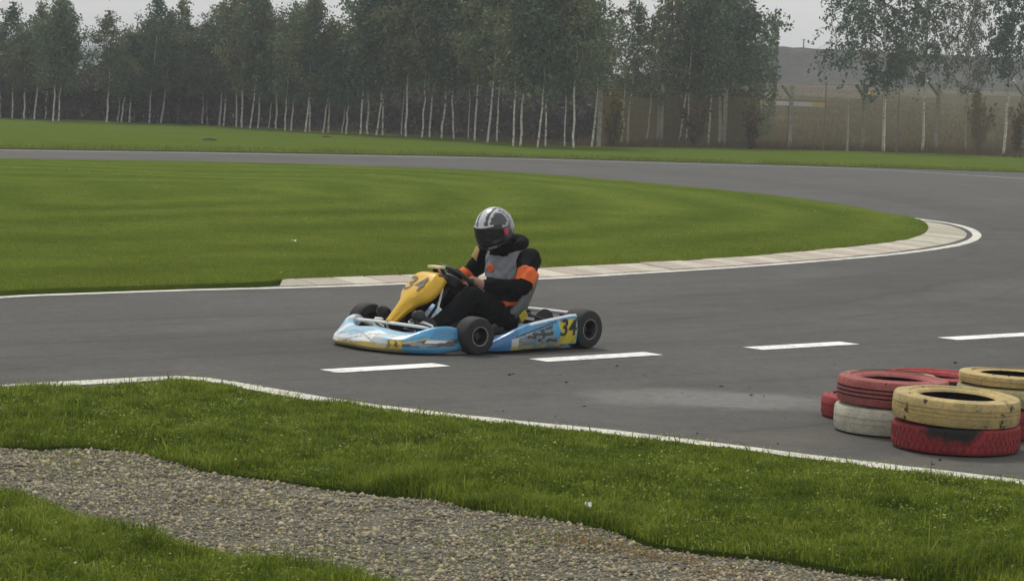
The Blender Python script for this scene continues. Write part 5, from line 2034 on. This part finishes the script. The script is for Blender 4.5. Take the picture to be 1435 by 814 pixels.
# ================================================================== THE DRIVER
M['suit'] = plain('black_suit', (0.006, 0.006, 0.007), 0.9, 0, 0.1, 0.35, 14)
M['trouser'] = plain('dark_trousers', (0.007, 0.0075, 0.0075), 0.9, 0, 0.1, 0.35, 10)
M['skin'] = plain('skin', (0.36, 0.20, 0.14), 0.55, 0, 0.4, 0.12, 20)
M['bib'] = plain('grey_bib', (0.235, 0.25, 0.275), 0.8, 0, 0.2, 0.12, 14)
M['orange'] = plain('orange_band', (0.66, 0.12, 0.02), 0.65, 0, 0.3, 0.15, 16)
M['tan'] = plain('tan_patch', (0.40, 0.27, 0.11), 0.7, 0, 0.3, 0.2, 16)
M['shoe'] = plain('black_shoe', (0.018, 0.018, 0.019), 0.6)

bm_ = MB()


def ball(c, r, sx=1, sy=1, sz=1):
    c = Vector(c)
    n, k = 20, 12
    rows = []
    for i in range(k + 1):
        t = math.pi * i / k
        rows.append([(c.x + r * sx * math.sin(t) * math.cos(2 * math.pi * j / n), c.y + r * sy * math.sin(t) * math.sin(2 * math.pi * j / n), c.z + r * sz * math.cos(t)) for j in range(n)])
    bm_.grid(rows, closed_u=True)


def bone(a, c, ra, rb, n=14):
    a, c = Vector(a), Vector(c)
    bm_.tube([a.lerp(c, t) for t in (0, .25, .5, .75, 1)], [ra + (rb - ra) * t for t in (0, .25, .5, .75, 1)], n)
    ball(a, ra)
    ball(c, rb)


def chain(pts, rs):
    for (p, q), (r1, r2) in zip(zip(pts[:-1], pts[1:]), zip(rs[:-1], rs[1:])):
        bone(p, q, r1, r2)


# torso: stacked ellipses from the pelvis to the neck, leaning back in the seat, the upper back bent forward
rows = []
for (x, z, ax, ay) in [(0.34, 0.10, 0.10, 0.12), (0.30, 0.14, 0.135, 0.165), (0.27, 0.22, 0.130, 0.165), (0.24, 0.32, 0.122, 0.155), (0.215, 0.42, 0.122, 0.165), (0.205, 0.50, 0.122, 0.178), (0.205, 0.57, 0.115, 0.182), (0.21, 0.625, 0.095, 0.165), (0.225, 0.665, 0.075, 0.115), (0.25, 0.70, 0.058, 0.066), (0.27, 0.74, 0.054, 0.058)]:
    rows.append([(x + ax * math.cos(a), ay * math.sin(a), z + 0.10 * ax * math.cos(a)) for a in [2 * math.pi * k / 24 for k in range(24)]])
bm_.grid(rows, closed_u=True)
bm_.add([p for p in rows[0]], [tuple(range(24))])
bm_.add([p for p in rows[-1]], [tuple(range(24))])
ball((0.335, 0.01, 0.80), 0.10, 1.0, 0.82, 1.15)          # head inside the helmet
ball((0.43, 0.01, 0.79), 0.018)                            # nose
HL, HR_ = Vector((0.700, 0.150, 0.440)), Vector((0.745, -0.155, 0.475))
SL, SR = Vector((0.195, 0.205, 0.600)), Vector((0.225, -0.205, 0.605))
EL, ER = Vector((0.375, 0.325, 0.415)), Vector((0.330, -0.300, 0.430))
chain([SL, SL.lerp(EL, 0.5) + Vector((0, 0.01, 0)), EL], [0.082, 0.068, 0.056])
chain([EL, EL.lerp(HL, 0.45), HL - (HL - EL).normalized() * 0.06], [0.056, 0.050, 0.034])
chain([SR, SR.lerp(ER, 0.5), ER], [0.082, 0.068, 0.056])
chain([ER, ER.lerp(HR_, 0.45), HR_ - (HR_ - ER).normalized() * 0.06], [0.056, 0.050, 0.034])
# legs
KNEE = []
for s, kn, an in ((1, Vector((0.76, 0.19, 0.355)), Vector((1.10, 0.155, 0.135))), (-1, Vector((0.77, -0.19, 0.365)), Vector((1.13, -0.165, 0.14)))):
    hip = Vector((0.32, 0.095 * s, 0.165))
    chain([hip, hip.lerp(kn, 0.5), kn], [0.105, 0.094, 0.072])
    KNEE.append((hip.copy(), kn.copy()))
    chain([kn, kn.lerp(an, 0.4) + Vector((-0.01, 0, -0.01)), an], [0.072, 0.070, 0.050])
    toe = an + Vector((0.135, 0.005 * s, 0.105))
    bone(an + Vector((-0.01, 0, -0.03)), toe, 0.042, 0.036)
    bone(an, toe - Vector((0.03, 0, 0.0)), 0.044, 0.036)
# hands: palm, four fingers closed round the rim, thumb
for H_, E_, s in ((HL, EL, 1), (HR_, ER, -1)):
    fdir = (H_ - E_).normalized()
    rel = (H_ - WC)
    rel = rel - wn * rel.dot(wn)
    rad_ = rel.normalized()
    rim = WC + rad_ * 0.152
    tang = wn.cross(rad_).normalized()
    wrist = H_ - fdir * 0.06
    palm = rim + wn * 0.034 + rad_ * 0.024
    bone(wrist, palm, 0.032, 0.030)
    for k in range(4):
        o_ = tang * (0.034 - 0.022 * k)
        L = (0.94, 1.0, 0.97, 0.82)[k]
        kn_ = rim + o_ * 1.05 + wn * 0.036 + rad_ * 0.004
        f1 = rim + o_ + wn * 0.018 - rad_ * 0.034 * L
        f2 = rim + o_ - wn * 0.020 - rad_ * 0.026 * L
        f3 = rim + o_ - wn * 0.030 + rad_ * 0.002
        chain([palm + o_ * 0.7, kn_, f1, f2, f3], [0.015, 0.0125, 0.0105, 0.0095, 0.0085])
    th0 = palm + tang * 0.03
    chain([th0, rim + tang * 0.062 + wn * 0.030 + rad_ * 0.004, rim + tang * 0.078 + wn * 0.012 - rad_ * 0.020], [0.016, 0.0125, 0.0095])
raw = bm_.mesh('person', M['suit'], True)
tmp = obj('tmp_body', raw)
md = tmp.modifiers.new('r', 'REMESH')
md.mode = 'VOXEL'
md.voxel_size = 0.0075
md.use_smooth_shade = True
md2 = tmp.modifiers.new('s', 'SMOOTH')
md2.iterations = 4
md2.factor = 0.5
bpy.context.view_layer.update()
dg = bpy.context.evaluated_depsgraph_get()
body = bpy.data.meshes.new_from_object(tmp.evaluated_get(dg))
bpy.data.objects.remove(tmp)
body.name = 'person'
body.materials.clear()
for mt in (M['suit'], M['skin'], M['trouser'], M['shoe']):
    body.materials.append(mt)
nv = len(body.vertices)
co = np.empty(nv * 3, np.float32)
body.vertices.foreach_get('co', co)
co = co.reshape(-1, 3)
# cloth folds
fold = (0.0032 * np.sin(co[:, 0] * 55 + co[:, 2] * 80 + 3 * np.sin(co[:, 1] * 30)) + 0.0018 * np.sin(co[:, 0] * 31 - co[:, 2] * 38 + 2.5 * np.sin(co[:, 1] * 22 + co[:, 2] * 17))) * (np.hypot(co[:, 0] - 0.72, co[:, 2] - 0.46) > 0.13)
nrmv = np.empty(nv * 3, np.float32)
body.vertices.foreach_get('normal', nrmv)
nrmv = nrmv.reshape(-1, 3)
co = co + nrmv * fold[:, None]
body.vertices.foreach_set('co', co.ravel())
npoly = len(body.polygons)
fc = np.empty(npoly * 3, np.float32)
body.polygons.foreach_get('center', fc)
fc = fc.reshape(-1, 3)
mi = np.zeros(npoly, np.int32)


def along(pts, a, c):
    a, c = np.array(a), np.array(c)
    d = c - a
    t = (pts - a) @ d / (d @ d)
    r = np.linalg.norm(pts - (a + np.clip(t, 0, 1)[:, None] * d), axis=1)
    return t, r


for E_, H_ in ((EL, HL), (ER, HR_)):
    t, r = along(fc, E_, H_)
    mi[(t > 0.80) & (np.linalg.norm(fc - np.array(H_), axis=1) < 0.16) & (along(fc, *KNEE[0])[1] > 0.085) & (along(fc, *KNEE[1])[1] > 0.085) & (fc[:, 2] > 0.37)] = 1
mi[(fc[:, 2] < 0.46) & (fc[:, 0] > 0.40) & (mi == 0) & (np.abs(fc[:, 1]) < 0.27) & (fc[:, 2] < 0.43)] = 2
mi[(fc[:, 0] > 1.08) & (fc[:, 2] < 0.40)] = 3
body.polygons.foreach_set('material_index', mi)
body.polygons.foreach_set('use_smooth', np.ones(npoly, bool))
person = obj('person', body)
person.location = (KO.x, KO.y, 0.0)
person.rotation_euler = (0, 0, PHI)
tag(person, 'driver in black suit, grey bib, orange armbands and dark helmet seated in the kart', 'person')


def shell(name, mask, mat, off, thick=0.003):
    """a garment: the body's faces under MASK lifted off the surface"""
    me = body.copy()
    me.name = name
    bm = bmesh.new()
    bm.from_mesh(me)
    bm.faces.ensure_lookup_table()
    kill = [bm.faces[i] for i in np.nonzero(~mask)[0]]
    bmesh.ops.delete(bm, geom=kill, context='FACES')
    bm.normal_update()
    for v in bm.verts:
        v.co += v.normal * off
    bmesh.ops.smooth_vert(bm, verts=[v for v in bm.verts if v.is_boundary], factor=0.5, use_axis_x=True, use_axis_y=True, use_axis_z=True)
    for f in bm.faces:
        f.material_index = 0
    bm.to_mesh(me)
    bm.free()
    me.materials.clear()
    me.materials.append(mat)
    o = obj(name, me, person)
    sm = o.modifiers.new('thick', 'SOLIDIFY')
    sm.thickness = thick
    sm.offset = 1
    return o


tL, rL = along(fc, SL, EL)
tR, rR = along(fc, SR, ER)
inarmL = (rL < 0.115)
inarmR = (rR < 0.115)
# bib over the chest and the shoulder strap
front = (fc[:, 0] > 0.20 + 0.0 * fc[:, 2])
bibm = front & (fc[:, 0] < 0.40) & (fc[:, 2] > 0.455) & (((fc[:, 2] < 0.615) & (np.abs(fc[:, 1]) < 0.13)) | ((fc[:, 2] < 0.69) & (np.abs(np.abs(fc[:, 1]) - 0.118) < 0.034)))
bib = shell('bib', bibm, M['bib'], 0.010, 0.004)
emb = (np.hypot((fc[:, 1] + 0.045) / 0.045, (fc[:, 2] - 0.52) / 0.03) < 1) & (fc[:, 0] > 0.25) & (fc[:, 0] < 0.40)
e_ = shell('emblem', emb, M['orange'], 0.018, 0.002)
e_.parent = bib
bandL = inarmL & (tL > 0.50) & (tL < 0.93) & ~((fc[:, 1] < 0.16))
shell('armband', bandL, M['orange'], 0.008)
tRf, rRf = along(fc, ER, HR_)
bandR = ((rRf < 0.075) & (tRf > 0.0) & (tRf < 0.40)) | (inarmR & (tR > 0.78) & (fc[:, 1] < -0.2))
shell('armband', bandR, M['orange'], 0.008)
shell('shoulder_patch', inarmR & (tR > 0.0) & (tR < 0.34) & (fc[:, 1] < -0.2), M['tan'], 0.008)
shell('belt', (fc[:, 2] > 0.27) & (fc[:, 2] < 0.297) & (fc[:, 0] < 0.42) & (fc[:, 0] > 0.2) & (np.abs(fc[:, 1]) > 0.1), M['orange'], 0.006)
# thick collar round the neck
b = MB()
pts = []
for k in range(28):
    a = 2 * math.pi * k / 28
    pts.append((0.225 + 0.108 * math.cos(a), 0.005 + 0.112 * math.sin(a), 0.690 - 0.030 * math.cos(a)))
b.tube(pts, [0.027 + 0.022 * (0.5 - 0.5 * math.cos(2 * math.pi * k / 28)) for k in range(28)], 12, closed=True)
b.build('collar', M['suit'], person, True)

# helmet
HC = Vector((0.362, 0.004, 0.818))
HROT = Matrix.Rotation(R(9), 4, 'Z') @ Matrix.Rotation(R(19), 4, 'Y') @ Matrix.Rotation(R(5), 4, 'X')


def helm_pt(th, ph, k=1.0):
    """th: azimuth from the front, ph: elevation"""
    ex = 0.158 if math.cos(th) > 0 else 0.150
    x = ex * math.cos(ph) * math.cos(th)
    y = 0.134 * math.cos(ph) * math.sin(th)
    z = (0.146 if ph > 0 else 0.150) * math.sin(ph)
    if ph < 0:                       # chin bar runs forward and the lower rim is cut level
        x += 0.030 * max(0, math.cos(th)) ** 2 * min(1, -ph / 0.7)
        wdn = 1 + 0.10 * min(1, -ph)
        x *= wdn
        y *= wdn
    z = max(z, -0.128)
    return Vector((x * k, y * k, z * k))


b = MB()
rows = []
for i in range(45):
    ph = math.pi / 2 - (math.pi / 2 + 1.12) * i / 44
    rows.append([tuple(helm_pt(2 * math.pi * j / 72, ph)) for j in range(72)])
b.grid(rows, closed_u=True)
b.add([rows[-1][j] for j in range(72)], [tuple(range(72))])
me = b.mesh('helmet', painted('helmet_print', 0.22, 0.5, 0.5, 0.05), True)


def helm_print(x, y, z):
    c = (0.035, 0.037, 0.042)
    ay = abs(y)
    if z > 0.02 and x > -0.08:
        if ay < 0.028 + 0.10 * max(0, 0.10 - x) * 0.3:
            c = (0.55, 0.56, 0.57)
        elif 0.052 < ay < 0.064:
            c = (0.60, 0.61, 0.62)
        elif 0.028 < ay < 0.052:
            c = (0.030, 0.032, 0.038)
    r_ = math.hypot(x - 0.035, z - 0.075)
    if ay > 0.06 and z > 0.0:
        if 0.045 < r_ < 0.058 and x < 0.07:
            c = (0.45, 0.46, 0.47)
    if x < -0.02 and ay > 0.02:
        n_s = math.sin(90 * x + 60 * z) * math.sin(70 * z - 80 * y)
        c = (0.13, 0.135, 0.14) if n_s > 0 else (0.26, 0.27, 0.28)
        if z < -0.05:
            c = (0.06, 0.06, 0.065)
    if z < -0.03 and x > 0.0:
        c = (0.05, 0.052, 0.057)
    return c


set_col(me, helm_print)
helmet = obj('helmet', me, person)
helmet.matrix_local = Matrix.Translation(HC) @ HROT
b = MB()
rows = []
for i in range(18):
    ph = 0.36 - 0.98 * i / 17
    rows.append([tuple(helm_pt(-1.18 + 2.36 * j / 40, ph, 1.025)) for j in range(41)])
b.grid(rows)
me = b.mesh('visor', plain('dark_visor', (0.010, 0.011, 0.012), 0.12, 0, 0.6, 0.05), True)
vz = obj('visor', me, helmet)
sm = vz.modifiers.new('thick', 'SOLIDIFY')
sm.thickness = 0.003
b = MB()
rows = []
for i in range(3):
    ph = 0.40 - 0.045 * i
    rows.append([tuple(helm_pt(-0.75 + 1.5 * j / 24, ph, 1.032)) for j in range(25)])
b.grid(rows)
vs_ = obj('visor_strip', b.mesh('visor_strip', plain('strip_silver', (0.55, 0.55, 0.55), 0.3, 0.4), True), helmet)
vs_.modifiers.new('thick', 'SOLIDIFY').thickness = 0.003
for s in (1, -1):
    b = MB()
    c_ = helm_pt(1.30 * s, -0.12, 1.03)
    b.lathe([(0.0, -0.006), (0.024, -0.006), (0.027, 0.002), (0.020, 0.008), (0.0, 0.009)], 20, 0, Matrix.Translation(c_) @ Matrix.Rotation(R(-90 * s), 4, 'X') @ Matrix.Rotation(R(180) if False else 0, 4, 'Z'))
    obj('visor_pivot', b.mesh('visor_pivot', plain('pivot_red', (0.42, 0.03, 0.055), 0.4), True), helmet)
b = MB()
rows = []
for i in range(3):
    ph = -0.72 - 0.05 * i
    rows.append([tuple(helm_pt(0.25 + 0.5 * j / 10, ph, 1.012)) for j in range(11)])
b.grid(rows)
vs_ = obj('chin_vent', b.mesh('chin_vent', M['alu'], True), helmet)
vs_.modifiers.new('thick', 'SOLIDIFY').thickness = 0.003

# ================================================================== HAZE
haze_m = bpy.data.materials.new('haze_air')
haze_m.use_nodes = True
ht = haze_m.node_tree
ht.nodes.clear()
ho = ht.nodes.new('ShaderNodeOutputMaterial')
hv = ht.nodes.new('ShaderNodeVolumePrincipled')
hv.inputs['Color'].default_value = (0.93, 0.96, 1.0, 1)
hv.inputs['Density'].default_value = 0.0011
ht.links.new(hv.outputs[0], ho.inputs['Volume'])
b = MB()
b.box((0, 2000, 8.0), (9000, 5600, 24.0))
hz = b.build('haze', haze_m)
stuff(hz)
